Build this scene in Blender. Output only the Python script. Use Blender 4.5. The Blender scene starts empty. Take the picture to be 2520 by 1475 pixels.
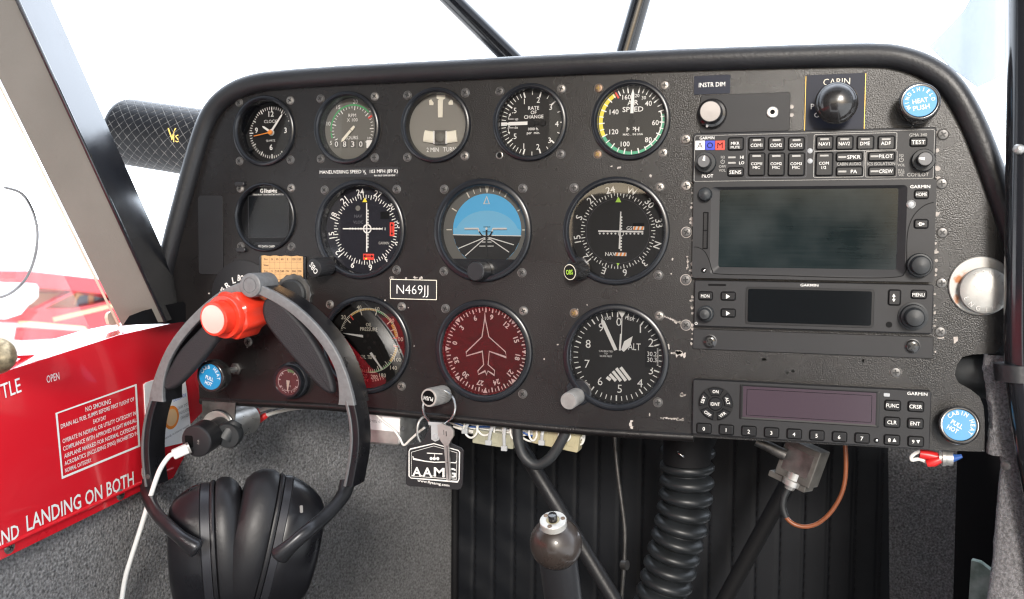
import bpy, math, random
from mathutils import Vector, Matrix, noise as mnoise
random.seed(7)
SC = bpy.context.scene
COL = SC.collection
R_ = math.radians
S = 0.001                      # every shape below is written in millimetres
# ------------------------------------------------------------------ camera
FPX = 2327.6157545             # focal length in pixels of a 2520 px wide picture
YAW, PITCH, ROLL = R_(-17.66651702), R_(-3.29910856), R_(0.47974559)
CAMP = Vector((190.195, -697.0085, 13.637))
_F = Vector((math.sin(YAW)*math.cos(PITCH), math.cos(YAW)*math.cos(PITCH), math.sin(PITCH)))
_r = Vector((math.cos(YAW), -math.sin(YAW), 0.0)); _u = _r.cross(_F)
_R = _r*math.cos(ROLL) + _u*math.sin(ROLL); _U = -_r*math.sin(ROLL) + _u*math.cos(ROLL)
cam_d = bpy.data.cameras.new('camera'); cam = bpy.data.objects.new('camera', cam_d); COL.objects.link(cam)
cam_d.sensor_width = 36.0; cam_d.lens = FPX/2520*36.0; cam_d.clip_start = 0.02; cam_d.clip_end = 2000
mw = Matrix((( _R.x, _U.x, -_F.x, CAMP.x*S), (_R.y, _U.y, -_F.y, CAMP.y*S), (_R.z, _U.z, -_F.z, CAMP.z*S), (0, 0, 0, 1)))
cam.matrix_world = mw
SC.camera = cam
cam_d.dof.use_dof = True; cam_d.dof.focus_distance = .72; cam_d.dof.aperture_fstop = 13.0
# ------------------------------------------------------------------ light
SUN_EL, SUN_AZ = 18.0, -15.0   # the sun stands behind the viewer; azimuth of its travel direction, from +Y towards +X
sd = Vector((math.sin(R_(SUN_AZ))*math.cos(R_(SUN_EL)), math.cos(R_(SUN_AZ))*math.cos(R_(SUN_EL)), -math.sin(R_(SUN_EL))))
sun_l = bpy.data.lights.new('sun', 'SUN'); sun_l.energy = 1.5; sun_l.angle = R_(11); sun_l.color = (1.0, 0.955, 0.9)
sun = bpy.data.objects.new('sun', sun_l); COL.objects.link(sun)
sun.rotation_euler = sd.to_track_quat('-Z', 'Y').to_euler(); sun.location = (0.5, -3, 2)
world = bpy.data.worlds.new('World'); SC.world = world; world.use_nodes = True
wn = world.node_tree.nodes; wl = world.node_tree.links
bg = wn['Background']
sky = wn.new('ShaderNodeTexSky'); sky.sky_type = 'NISHITA'; sky.sun_disc = False
sky.sun_elevation = R_(SUN_EL); sky.sun_rotation = R_(180 + SUN_AZ); sky.air_density = 1.0; sky.dust_density = 3.0; sky.ozone_density = 1.0
# a bright white veil added over the blue to whiten the sky
wtc = wn.new('ShaderNodeTexCoord'); wno = wn.new('ShaderNodeTexNoise'); wno.inputs['Scale'].default_value = 2.2; wno.inputs['Detail'].default_value = 4
wmr = wn.new('ShaderNodeMapRange'); wmr.inputs['From Min'].default_value = 0.35; wmr.inputs['From Max'].default_value = 0.7; wmr.inputs['To Min'].default_value = 0.55; wmr.inputs['To Max'].default_value = 0.9
wmx = wn.new('ShaderNodeMix'); wmx.data_type = 'RGBA'
wl.new(wtc.outputs['Generated'], wno.inputs['Vector']); wl.new(wno.outputs['Fac'], wmr.inputs['Value']); wl.new(wmr.outputs['Result'], wmx.inputs['Factor'])
wl.new(sky.outputs['Color'], wmx.inputs['A'])
wsep = wn.new('ShaderNodeSeparateXYZ'); wl.new(wtc.outputs['Generated'], wsep.inputs['Vector'])       # added: veil brighter ahead for a white view, dimmer behind for dark reflections
wbr = wn.new('ShaderNodeMapRange'); wbr.inputs['From Min'].default_value = -.25; wbr.inputs['From Max'].default_value = .45; wbr.inputs['To Min'].default_value = 4.0; wbr.inputs['To Max'].default_value = 34.0
wl.new(wsep.outputs['Y'], wbr.inputs['Value'])
wcl = wn.new('ShaderNodeVectorMath'); wcl.operation = 'SCALE'; wcl.inputs[0].default_value = (.90, .98, 1.10); wl.new(wbr.outputs['Result'], wcl.inputs['Scale']); wl.new(wcl.outputs['Vector'], wmx.inputs['B'])
wl.new(wmx.outputs['Result'], bg.inputs['Color']); bg.inputs['Strength'].default_value = 0.10
vs = SC.view_settings; vs.view_transform = 'Standard'; vs.look = 'None'; vs.gamma = 1.0; vs.use_curve_mapping = False; vs.exposure = 1.3
SC.cycles.max_bounces = 8; SC.cycles.transparent_max_bounces = 12
SC.cycles.sample_clamp_indirect = 1.0
SC.cycles.use_denoising = True; SC.cycles.denoising_prefilter = 'ACCURATE'; SC.cycles.denoising_quality = 'HIGH'; SC.cycles.use_adaptive_sampling = False; SC.cycles.filter_width = 1.25; SC.cycles.caustics_reflective = False; SC.cycles.caustics_refractive = False

# ------------------------------------------------------------------ picture points on real planes
ZV = dict(P=(0, 0, .615234), a=(800, 280, 1.7564), b=(1850, 280, 1.756), c=(2700, 180, 2.25), d=(2700, 700, 1.8052), e=(2700, 1380, 1.4506),
          g=(1700, 1100, 2.379), h=(0, 0, 1.0533), i=(0, 1250, 1.286), j=(500, 1000, 1.0558), k=(1400, 1550, 1.7418), l=(3400, 0, 1.4756),
          m=(1500, 0, 1.9385), n=(3500, 0, 2.9497), o=(0, 1000, 2.95), r=(700, 1500, 3.278), s=(1200, 1100, 2.836), t=(3750, 1000, 1.0549),
          u=(2000, 1650, 1.9744), w=(800, 950, 3.278))
def ray(k, u, v):
    ox, oy, s = ZV[k]
    px = (ox + u/s)*.615234; py = (oy + v/s)*.615234
    return _F + _R*((px-1260)/FPX) - _U*((py-737.5)/FPX)
def on_plane(k, u, v, p0, n):
    d = ray(k, u, v); t = (Vector(p0)-CAMP).dot(Vector(n))/d.dot(Vector(n))
    return CAMP + d*t
def at(k, u, v, h=0.0):            # point on the plane h mm in front of the panel face
    return on_plane(k, u, v, (0, -h, 0), (0, 1, 0))
def atx(k, u, v, X):               # point on a side wall plane
    return on_plane(k, u, v, (X, 0, 0), (1, 0, 0))
def q(k, u, v, h=0.0):
    p = at(k, u, v, h); return (p.x, p.z)

# ------------------------------------------------------------------ materials
def mat(name, col, rough=.5, metal=0.0, spec=.5, coat=0.0, bump=None, var=None, rvar=None, trans=0.0, aniso=0.0, sheen=0.0):
    m = bpy.data.materials.new(name); m.use_nodes = True
    nt = m.node_tree; b = nt.nodes['Principled BSDF']
    b.inputs['Base Color'].default_value = (*col, 1); b.inputs['Roughness'].default_value = rough; b.inputs['Metallic'].default_value = metal
    b.inputs['Specular IOR Level'].default_value = spec; b.inputs['Coat Weight'].default_value = coat; b.inputs['Coat Roughness'].default_value = .06
    b.inputs['Transmission Weight'].default_value = trans; b.inputs['Sheen Weight'].default_value = sheen
    if aniso: b.inputs['Anisotropic'].default_value = aniso
    tc = None
    def ns(scale, detail=3, rough_=.55):
        nonlocal tc
        if tc is None: tc = nt.nodes.new('ShaderNodeTexCoord')
        n = nt.nodes.new('ShaderNodeTexNoise'); n.inputs['Scale'].default_value = scale; n.inputs['Detail'].default_value = detail; n.inputs['Roughness'].default_value = rough_
        nt.links.new(tc.outputs['Object'], n.inputs['Vector']); return n
    if bump:
        n = ns(bump[0], bump[3] if len(bump) > 3 else 2); bp = nt.nodes.new('ShaderNodeBump')
        bp.inputs['Strength'].default_value = bump[1]; bp.inputs['Distance'].default_value = bump[2]
        nt.links.new(n.outputs['Fac'], bp.inputs['Height']); nt.links.new(bp.outputs['Normal'], b.inputs['Normal'])
    if var:
        n = ns(var[0], 4); r = nt.nodes.new('ShaderNodeValToRGB'); r.color_ramp.elements[0].position = var[3] if len(var) > 3 else .3; r.color_ramp.elements[1].position = var[4] if len(var) > 4 else .72
        a = var[1]; r.color_ramp.elements[0].color = (*[c*(1-a) for c in col], 1)
        c2 = var[2] if len(var) > 2 else [min(1, c*(1+a)) for c in col]
        r.color_ramp.elements[1].color = (*c2, 1)
        nt.links.new(n.outputs['Fac'], r.inputs['Fac']); nt.links.new(r.outputs['Color'], b.inputs['Base Color'])
    if rvar:
        n = ns(rvar[0], 4); r = nt.nodes.new('ShaderNodeMapRange'); r.inputs['From Min'].default_value = .3; r.inputs['From Max'].default_value = .7
        r.inputs['To Min'].default_value = rvar[1]; r.inputs['To Max'].default_value = rvar[2]
        nt.links.new(n.outputs['Fac'], r.inputs['Value']); nt.links.new(r.outputs['Result'], b.inputs['Roughness'])
    return m
K = {}
def mk(key, *a, **k): K[key] = mat(key, *a, **k)
mk('panel_paint', (.0085, .0073, .0074), .26, spec=.5, bump=(1150, .7, .00035, 3), var=(9, .25), rvar=(14, .20, .36))
mk('bezel_black', (.010, .011, .014), .26, bump=(900, .15, .0001), spec=.5)
mk('radio_black', (.0130, .0130, .0150), .48, spec=.4, bump=(2200, .35, .0001), var=(40, .12))
mk('radio_dark', (.006, .006, .007), .42, spec=.35)
mk('button_black', (.0042, .0042, .0055), .40, spec=.4)
mk('recess_black', (.002, .002, .0025), .6, spec=.15)
mk('knob_black', (.018, .018, .020), .38, bump=(1500, .2, .0001))
mk('knob_gloss', (.016, .015, .015), .16, coat=.5, rvar=(60, .12, .3))
mk('vinyl_black', (.016, .016, .018), .40, bump=(420, .5, .0005, 4), rvar=(25, .34, .5))
mk('alu_dark', (.42, .41, .40), .5, .8)
mk('boot_vinyl', (.0045, .0055, .008), .5, spec=.28, bump=(500, .3, .0004, 4), rvar=(12, .45, .6))
mk('rubber_black', (.020, .022, .024), .5, bump=(700, .2, .0002), var=(60, .3))
mk('rubber_hose', (.013, .015, .017), .42, var=(50, .35), bump=(500, .2, .0002))
mk('plain_black', (.006, .006, .007), .7, spec=.2)
mk('gloss_black_paint', (.012, .013, .016), .12, coat=.6, bump=(600, .12, .0002), rvar=(30, .08, .25))
mk('white_print', (.80, .79, .76), .5)
mk('cream_print', (.78, .74, .62), .5)
mk('dim_print', (.35, .34, .32), .5)
mk('faint_print', (.10, .10, .115), .5)
mk('green_print', (.06, .34, .12), .5)
mk('lime_print', (.45, .75, .08), .5)
mk('teal_print', (.05, .36, .20), .5)
mk('yellow_print', (.80, .66, .04), .5)
mk('amber_print', (.62, .38, .06), .5)
mk('red_print', (.72, .05, .03), .5)
mk('orange_print', (.85, .27, .03), .5)
mk('blue_print', (.03, .05, .45), .5)
mk('sky_print', (.10, .52, .92), .5)
mk('sky_print_pale', (.20, .58, .88), .5)
mk('blue_label', (.012, .22, .46), .4)
mk('dial_black', (.011, .0105, .0105), .6, spec=.2)
mk('dial_navy', (.010, .010, .016), .6, spec=.2)
mk('dial_gray', (.13, .125, .11), .6)
mk('dial_gray_dark', (.085, .082, .075), .6)
mk('dial_charcoal', (.022, .021, .020), .6, spec=.2)
mk('dial_beige', (.205, .195, .172), .6)
mk('red_paint', (.62, .012, .022), .22, coat=.7, rvar=(8, .15, .3))
mk('red_plastic', (.80, .045, .02), .30, coat=.3)
mk('red_fabric', (.55, .01, .02), .6)
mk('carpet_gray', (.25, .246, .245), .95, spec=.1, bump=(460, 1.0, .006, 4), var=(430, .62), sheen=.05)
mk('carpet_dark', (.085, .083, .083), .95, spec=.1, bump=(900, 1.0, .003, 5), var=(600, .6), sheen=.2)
mk('box_metal', (.10, .097, .09), .5, .35, var=(90, .3))
mk('roll_black', (.008, .008, .010), .45, spec=.25)
mk('carpet_fuzzy', (.20, .193, .20), .95, spec=.1, bump=(800, 1.0, .003, 5), var=(500, .6), sheen=.5)
mk('post_black', (.010, .011, .014), .14, spec=.5, bump=(600, .12, .0002), rvar=(30, .12, .26))
mk('pillar_gray', (.19, .174, .155), .36, bump=(700, .5, .0003), var=(10, .12), rvar=(20, .3, .45))
mk('trim_beige', (.50, .45, .36), .4, var=(30, .2))
mk('chrome', (.75, .74, .72), .14, 1.0, rvar=(80, .08, .25))
mk('steel', (.46, .45, .43), .36, .75, var=(70, .25), rvar=(60, .25, .5))
mk('steel_dull', (.16, .155, .15), .56, .9, var=(80, .4), rvar=(60, .35, .6))
mk('alu_bright', (.52, .51, .48), .46, .45, rvar=(40, .38, .55), var=(120, .12))
mk('alu_spun', (.30, .28, .27), .55, 1.0, aniso=.8)
mk('cap_gray', (.10, .10, .105), .4)
mk('copper_face', (.80, .68, .60), .4, .5, aniso=.6)
mk('bronze_speckle', (.34, .27, .17), .36, .7, var=(260, .5))
mk('screw_dark', (.12, .117, .115), .42, .6, rvar=(200, .28, .5))
mk('screw_worn', (.28, .26, .24), .40, .9, var=(300, .5))
mk('screw_rust', (.20, .14, .10), .5, .7, var=(300, .5))
mk('screw_slot', (.006, .006, .006), .5)
mk('brass_slot', (.30, .20, .07), .4, .9)
mk('chip_pale', (.42, .38, .35), .7, var=(300, .3))
mk('chip_dark', (.008, .008, .008), .4)
mk('white_plastic', (.80, .80, .79), .35)
mk('clear_plastic', (.40, .41, .42), .3)
mk('decal_white', (.86, .86, .87), .45)
mk('cream_plastic', (.36, .32, .20), .4, var=(60, .15))
mk('milky_plastic', (.32, .31, .23), .4, var=(40, .3))
mk('wire_white', (.70, .68, .64), .4)
mk('wire_orange', (.20, .060, .022), .4, var=(40, .25))
mk('wire_red', (.60, .02, .02), .35)
mk('wire_blue', (.03, .10, .35), .4)
mk('paper_tan', (.62, .375, .175), .7, var=(25, .10))
mk('ink_brown', (.10, .05, .03), .7)
mk('ink_gray', (.22, .22, .24), .7)
mk('ink_blue', (.14, .28, .72), .7)
mk('spot_orange', (.85, .24, .02), .6)
mk('spot_tan', (.78, .50, .26), .6)
mk('placard_navy', (.010, .013, .026), .5, spec=.3)
mk('placard_black', (.014, .014, .016), .45)
mk('headset_gray', (.15, .153, .158), .42, bump=(1500, .25, .0001), var=(300, .15))
mk('headset_black', (.008, .008, .010), .30, rvar=(60, .26, .36))
mk('headset_pad', (.014, .014, .017), .62, bump=(900, .8, .0005, 4))
mk('headset_leather', (.011, .011, .013), .36, bump=(350, .25, .0004, 3), rvar=(50, .4, .5))
mk('headset_metal', (.17, .175, .18), .36, .5)
mk('headset_ring', (.035, .036, .042), .3, .3)
mk('headset_arm', (.035, .036, .040), .32, .5, var=(40, .3))
mk('screw_ring', (.22, .21, .20), .45, .5, var=(400, .6))
mk('thread_gray', (.17, .165, .16), .5)
mk('screen_dark', (.006, .007, .008), .12, spec=.3)
mk('knob_silver', (.36, .35, .34), .45, .4, var=(120, .2))
mk('screen_purple', (.055, .038, .050), .22, spec=.4)
mk('gold_print', (.62, .42, .10), .35, .6)
mk('grip_brown', (.034, .026, .022), .33, coat=.25, rvar=(70, .22, .45), bump=(300, .15, .0003))
mk('rust_alu', (.42, .41, .39), .5, .7, var=(70, .12, (.30, .13, .06), .57, .66))
mk('concrete', (.70, .68, .64), .9, spec=.1, var=(.6, .1), bump=(30, .2, .01))
mk('grass_far', (.10, .14, .05), .9, spec=.1, var=(.5, .3))
mk('aircraft_red', (.60, .02, .03), .3, coat=.5)
mk('aircraft_cream', (.76, .62, .36), .4)
mk('aircraft_white', (.80, .80, .80), .4)
mk('aircraft_glass', (.18, .26, .30), .15, spec=.5)
mk('headliner', (.030, .030, .032), .9)
mk('seat_black', (.02, .02, .022), .7)
mk('chart_green', (.16, .30, .22), .3, var=(60, .5, (.55, .62, .58)))
mk('smoke_white', (.80, .79, .78), .5)

def wear_paint():                    # scuffs and dust marks with a shape of their own on the panel face
    m = K['panel_paint']; nt = m.node_tree; b = nt.nodes['Principled BSDF']
    src = b.inputs['Base Color'].links[0].from_socket
    tc = [n for n in nt.nodes if n.type == 'TEX_COORD'][0]
    v = nt.nodes.new('ShaderNodeTexVoronoi'); v.inputs['Scale'].default_value = 330
    mr = nt.nodes.new('ShaderNodeMapRange'); mr.inputs['From Min'].default_value = .10; mr.inputs['From Max'].default_value = .04
    n2 = nt.nodes.new('ShaderNodeTexNoise'); n2.inputs['Scale'].default_value = 16; n2.inputs['Detail'].default_value = 5
    mr2 = nt.nodes.new('ShaderNodeMapRange'); mr2.inputs['From Min'].default_value = .56; mr2.inputs['From Max'].default_value = .75
    mul = nt.nodes.new('ShaderNodeMath'); mul.operation = 'MULTIPLY'
    mx = nt.nodes.new('ShaderNodeMix'); mx.data_type = 'RGBA'; mx.inputs['B'].default_value = (.24, .22, .21, 1)
    L = nt.links.new
    L(tc.outputs['Object'], v.inputs['Vector']); L(tc.outputs['Object'], n2.inputs['Vector'])
    L(v.outputs['Distance'], mr.inputs['Value']); L(n2.outputs['Fac'], mr2.inputs['Value'])
    L(mr.outputs['Result'], mul.inputs[0]); L(mr2.outputs['Result'], mul.inputs[1])
    L(mul.outputs[0], mx.inputs['Factor']); L(src, mx.inputs['A']); L(mx.outputs['Result'], b.inputs['Base Color'])
wear_paint()
def smudged_screen():                # finger smears across the display glass
    m = K['screen_smudged'] = bpy.data.materials.new('screen_smudged'); m.use_nodes = True
    nt = m.node_tree; b = nt.nodes['Principled BSDF']; L = nt.links.new
    b.inputs['Base Color'].default_value = (.008, .010, .011, 1); b.inputs['Specular IOR Level'].default_value = .4
    tc = nt.nodes.new('ShaderNodeTexCoord'); mp = nt.nodes.new('ShaderNodeMapping'); mp.inputs['Scale'].default_value = (9, 9, 260); mp.inputs['Rotation'].default_value = (0, R_(5), 0)
    n = nt.nodes.new('ShaderNodeTexNoise'); n.inputs['Scale'].default_value = 3.0; n.inputs['Detail'].default_value = 3; n.inputs['Distortion'].default_value = .25
    n2 = nt.nodes.new('ShaderNodeTexNoise'); n2.inputs['Scale'].default_value = 22; n2.inputs['Detail'].default_value = 5
    L(tc.outputs['Object'], mp.inputs['Vector']); L(mp.outputs['Vector'], n.inputs['Vector']); L(tc.outputs['Object'], n2.inputs['Vector'])
    m0 = nt.nodes.new('ShaderNodeMath'); m0.operation = 'MULTIPLY'; m0.inputs[1].default_value = .8; L(n2.outputs['Fac'], m0.inputs[0])
    mul = nt.nodes.new('ShaderNodeMath'); mul.operation = 'MULTIPLY_ADD'; mul.inputs[1].default_value = .2; L(n.outputs['Fac'], mul.inputs[0]); L(m0.outputs[0], mul.inputs[2])
    r = nt.nodes.new('ShaderNodeValToRGB'); e = r.color_ramp.elements
    e[0].position = .38; e[0].color = (.006, .011, .012, 1); e[1].position = .72; e[1].color = (.018, .026, .028, 1)
    L(mul.outputs[0], r.inputs['Fac']); L(r.outputs['Color'], b.inputs['Base Color'])
    mr = nt.nodes.new('ShaderNodeMapRange'); mr.inputs['From Min'].default_value = .35; mr.inputs['From Max'].default_value = .65; mr.inputs['To Min'].default_value = .10; mr.inputs['To Max'].default_value = .20
    L(mul.outputs[0], mr.inputs['Value']); L(mr.outputs['Result'], b.inputs['Roughness'])
smudged_screen()
def thin_glass(key, tint, ior, rough=.02, haze=0.0, hazecol=(.7, .72, .75), hscale=30):
    m = K[key] = bpy.data.materials.new(key); m.use_nodes = True; nt = m.node_tree; nt.nodes.clear(); L = nt.links.new
    out = nt.nodes.new('ShaderNodeOutputMaterial'); tr = nt.nodes.new('ShaderNodeBsdfTransparent'); tr.inputs['Color'].default_value = (*tint, 1)
    gl = nt.nodes.new('ShaderNodeBsdfGlossy'); gl.inputs['Roughness'].default_value = rough
    fr = nt.nodes.new('ShaderNodeFresnel'); fr.inputs['IOR'].default_value = ior
    mx = nt.nodes.new('ShaderNodeMixShader'); L(fr.outputs[0], mx.inputs[0]); L(tr.outputs[0], mx.inputs[1]); L(gl.outputs[0], mx.inputs[2])
    last = mx
    if haze:
        df = nt.nodes.new('ShaderNodeBsdfDiffuse'); df.inputs['Color'].default_value = (*hazecol, 1)
        tl = nt.nodes.new('ShaderNodeBsdfTranslucent'); tl.inputs['Color'].default_value = (*hazecol, 1)
        ad = nt.nodes.new('ShaderNodeMixShader'); ad.inputs[0].default_value = .6; L(df.outputs[0], ad.inputs[1]); L(tl.outputs[0], ad.inputs[2])
        tc = nt.nodes.new('ShaderNodeTexCoord'); mp = nt.nodes.new('ShaderNodeMapping'); mp.inputs['Scale'].default_value = (3, 3, 1)
        n = nt.nodes.new('ShaderNodeTexNoise'); n.inputs['Scale'].default_value = hscale; n.inputs['Detail'].default_value = 6
        mr = nt.nodes.new('ShaderNodeMapRange'); mr.inputs['From Min'].default_value = .3; mr.inputs['From Max'].default_value = .75; mr.inputs['To Min'].default_value = haze*.6; mr.inputs['To Max'].default_value = min(1, haze*1.3)
        L(tc.outputs['Object'], mp.inputs['Vector']); L(mp.outputs['Vector'], n.inputs['Vector']); L(n.outputs['Fac'], mr.inputs['Value'])
        m2 = nt.nodes.new('ShaderNodeMixShader'); L(mr.outputs['Result'], m2.inputs[0]); L(mx.outputs[0], m2.inputs[1]); L(ad.outputs[0], m2.inputs[2]); last = m2
    L(last.outputs[0], out.inputs['Surface'])
thin_glass('dial_glass', (.96, .96, .97), 2.25)
thin_glass('thick_glass', (.99, .98, .99), 2.45)
thin_glass('coated_glass', (.98, .98, .985), 1.42)
thin_glass('shade_tint', (.47, .49, .52), 1.45, .05, .30, (.66, .69, .74), 18)  # grey tint and haze carry the shade of the windscreen corner
thin_glass('plexi_window', (.98, .96, .95), 1.3, .03, .17, (.85, .82, .80), 20)  # pale haze colour imitates overexposed glare and washes out the view

# ------------------------------------------------------------------ mesh building
class MB:
    def __init__(s): s.v = []; s.f = []; s.mi = []; s.mats = []; s.flat = set()
    def m(s, key):
        if key not in s.mats: s.mats.append(key)
        return s.mats.index(key)
    def add(s, verts, faces, key, M=None):
        o = len(s.v); i = s.m(key)
        if M is not None: verts = [M @ Vector(p) for p in verts]
        s.v += [tuple(p) for p in verts]
        for f in faces: s.f.append([o+a for a in f]); s.mi.append(i)
        return s
    def build(s, name, parent=None, origin=None, sharp=32, recenter=False):
        if recenter and origin is None:
            n = len(s.v); origin = (sum(p[0] for p in s.v)/n, sum(p[1] for p in s.v)/n, sum(p[2] for p in s.v)/n)
        o = Vector(origin) if origin is not None else Vector((0, 0, 0))
        me = bpy.data.meshes.new(name); me.from_pydata([tuple((Vector(p)-o)*S) for p in s.v], [], s.f)
        for k in s.mats: me.materials.append(K[k])
        me.polygons.foreach_set('material_index', s.mi); me.polygons.foreach_set('use_smooth', [i not in s.flat for i in range(len(s.f))]); me.update()
        me.set_sharp_from_angle(angle=R_(sharp))
        me.polygons.foreach_set('use_smooth', [i not in s.flat for i in range(len(s.f))]); me.update()
        ob = bpy.data.objects.new(name, me); COL.objects.link(ob)
        if parent is not None: ob.parent = parent
        ob.location = o*S
        return ob
    # -- shapes (x right, y away from the viewer, z up; h = -y)
    def rings(s, rings, key, close=True, cap0=False, cap1=True, M=None):
        n = len(rings[0]); v = [p for r in rings for p in r]; f = []; o = len(s.f)
        for a in range(len(rings)-1):
            for b in range(n if close else n-1):
                c = (b+1) % n; f.append((a*n+b, a*n+c, (a+1)*n+c, (a+1)*n+b))
        if cap0: s.flat.add(o+len(f)); f.append(tuple(range(n-1, -1, -1)))
        if cap1: s.flat.add(o+len(f)); f.append(tuple(range((len(rings)-1)*n, len(rings)*n)))
        return s.add(v, f, key, M)
    def lathe(s, prof, key, c=(0, 0), seg=48, M=None, cap1=True, cap0=False, sx=1, sz=1):
        rs = [[(c[0]+r*sx*math.cos(t*2*math.pi/seg), -h, c[1]+r*sz*math.sin(t*2*math.pi/seg)) for t in range(seg)] for r, h in prof]
        return s.rings(rs, key, True, cap0, cap1, M)
    def rbox(s, x0, z0, x1, z1, h0, h1, r, key, bev=.6, M=None, taper=0):
        if x0 > x1: x0, x1 = x1, x0
        if z0 > z1: z0, z1 = z1, z0
        r = min(r, (x1-x0)/2-.01, (z1-z0)/2-.01)
        def ring(ins, h):
            rr = max(r-ins, .05); out = []
            for cx, cz, a0 in ((x1-ins-rr, z1-ins-rr, 0), (x0+ins+rr, z1-ins-rr, 90), (x0+ins+rr, z0+ins+rr, 180), (x1-ins-rr, z0+ins+rr, 270)):
                for k in range(5):
                    t = R_(a0+k*22.5); out.append((cx+rr*math.cos(t), -h, cz+rr*math.sin(t)))
            return out
        d = 1 if h1 > h0 else -1
        rs = [ring(0, h0), ring(taper, h1-d*bev), ring(taper+bev*.35, h1-d*bev*.3), ring(taper+bev, h1)]
        return s.rings(rs, key, True, False, True, M)
    def frame(s, x0, z0, x1, z1, w, h, key, r=1.0, M=None):     # thin printed outline
        def ring(ins):
            out = []
            rr = max(r-ins, .05)
            for cx, cz, a0 in ((x1-ins-rr, z1-ins-rr, 0), (x0+ins+rr, z1-ins-rr, 90), (x0+ins+rr, z0+ins+rr, 180), (x1-ins-rr, z0+ins+rr, 270)):
                for k in range(4):
                    t = R_(a0+k*30); out.append((cx+rr*math.cos(t), -h, cz+rr*math.sin(t)))
            return out
        return s.rings([ring(0), ring(w)], key, True, False, False, M)
    def poly(s, pts, h, key, M=None):
        return s.add([(x, -h, z) for x, z in pts], [tuple(range(len(pts)))], key, M)
    def prism(s, pts, h0, h1, key, M=None):
        rs = [[(x, -h0, z) for x, z in pts], [(x, -h1, z) for x, z in pts]]
        return s.rings(rs, key, True, True, True, M)
    def line(s, pts, w, h, key, closed=False, M=None):            # flat printed polyline of width w
        n = len(pts); P = [Vector(p) for p in pts]; L = []; Rr = []
        for i in range(n):
            if closed: a, b = P[i-1], P[(i+1) % n]
            else: a, b = P[max(i-1, 0)], P[min(i+1, n-1)]
            d = (b-a).normalized(); nn = Vector((-d.y, d.x))
            d1 = (P[i]-P[i-1]).normalized() if (i > 0 or closed) else d
            n1 = Vector((-d1.y, d1.x)); k = max(.45, nn.dot(n1)); ww = w/2/k
            L.append(P[i]+nn*ww); Rr.append(P[i]-nn*ww)
        v = [(p.x, -h, p.y) for p in L+Rr]; f = []
        for i in range(n if closed else n-1):
            j = (i+1) % n; f.append((n+i, n+j, j, i))
        return s.add(v, f, key, M)
    def tick(s, a, r0, r1, w, h, key, c=(0, 0), w2=None):
        t = R_(a); d = Vector((math.sin(t), math.cos(t))); nn = Vector((d.y, -d.x)); w2 = w if w2 is None else w2; c = Vector(c)
        p = [c+d*r0-nn*w/2, c+d*r0+nn*w/2, c+d*r1+nn*w2/2, c+d*r1-nn*w2/2]
        return s.poly([(x.x, x.y) for x in p], h, key)
    def arc(s, a0, a1, r0, r1, h, key, c=(0, 0), n=None):
        n = n or max(4, int(abs(a1-a0)/5)); A = []; B = []
        for i in range(n+1):
            t = R_(a0+(a1-a0)*i/n); A.append((c[0]+r0*math.sin(t), -h, c[1]+r0*math.cos(t))); B.append((c[0]+r1*math.sin(t), -h, c[1]+r1*math.cos(t)))
        return s.rings([A, B], key, False, False, False)
    def disc(s, r, h, key, c=(0, 0), seg=48):
        return s.poly([(c[0]+r*math.cos(i*2*math.pi/seg), c[1]+r*math.sin(i*2*math.pi/seg)) for i in range(seg)], h, key)
    def tube(s, pts, r, key, seg=12, closed=False, caps=True, sq=(1, 1)):
        P = [Vector(p) for p in pts]; n = len(P); rs = []
        rad = r if isinstance(r, (list, tuple)) else [r]*n
        t0 = (P[1]-P[0]).normalized(); ref = Vector((0, 0, 1)) if abs(t0.z) < .9 else Vector((1, 0, 0))
        N = (ref-t0*ref.dot(t0)).normalized()
        for i in range(n):
            if closed: t = (P[(i+1) % n]-P[i-1]).normalized()
            else: t = (P[min(i+1, n-1)]-P[max(i-1, 0)]).normalized()
            N = (N-t*N.dot(t)).normalized(); B = t.cross(N)
            rs.append([P[i]+N*(rad[i]*sq[0]*math.cos(k*2*math.pi/seg))+B*(rad[i]*sq[1]*math.sin(k*2*math.pi/seg)) for k in range(seg)])
        if closed: rs.append(rs[0])
        return s.rings(rs, key, True, caps and not closed, caps and not closed)
    def ribbon(s, pts, w, y0, y1, key, rnd=.35, n=6):              # strap that follows pts (x,z); w in plane, from depth y0 to y1 (lists allowed)
        P = [Vector(p) for p in pts]; m = len(P); rs = []
        W = w if isinstance(w, (list, tuple)) else [w]*m
        Y0 = y0 if isinstance(y0, (list, tuple)) else [y0]*m
        Y1 = y1 if isinstance(y1, (list, tuple)) else [y1]*m
        for i in range(m):
            d = (P[min(i+1, m-1)]-P[max(i-1, 0)]).normalized(); nn = Vector((-d.y, d.x))
            ring = []; hw = W[i]/2; hd = abs(Y1[i]-Y0[i])/2; yc = (Y0[i]+Y1[i])/2; rr = min(hw, hd)*rnd*2
            for sx, sy, a0 in ((1, 1, 0), (-1, 1, 90), (-1, -1, 180), (1, -1, 270)):
                for k in range(n):
                    t = R_(a0+k*90/(n-1)); a = sx*(hw-rr/2)+rr/2*math.cos(t); b = sy*(hd-rr/2)+rr/2*math.sin(t)
                    p = P[i]+nn*a; ring.append((p.x, yc+b, p.y))
            rs.append(ring)
        return s.rings(rs, key, True, True, True)
    def box(s, x0, x1, y0, y1, z0, z1, key, M=None):
        v = [(x, y, z) for x in (x0, x1) for y in (y0, y1) for z in (z0, z1)]
        return s.add(v, [(0, 1, 3, 2), (4, 6, 7, 5), (0, 4, 5, 1), (2, 3, 7, 6), (0, 2, 6, 4), (1, 5, 7, 3)], key, M)
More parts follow.
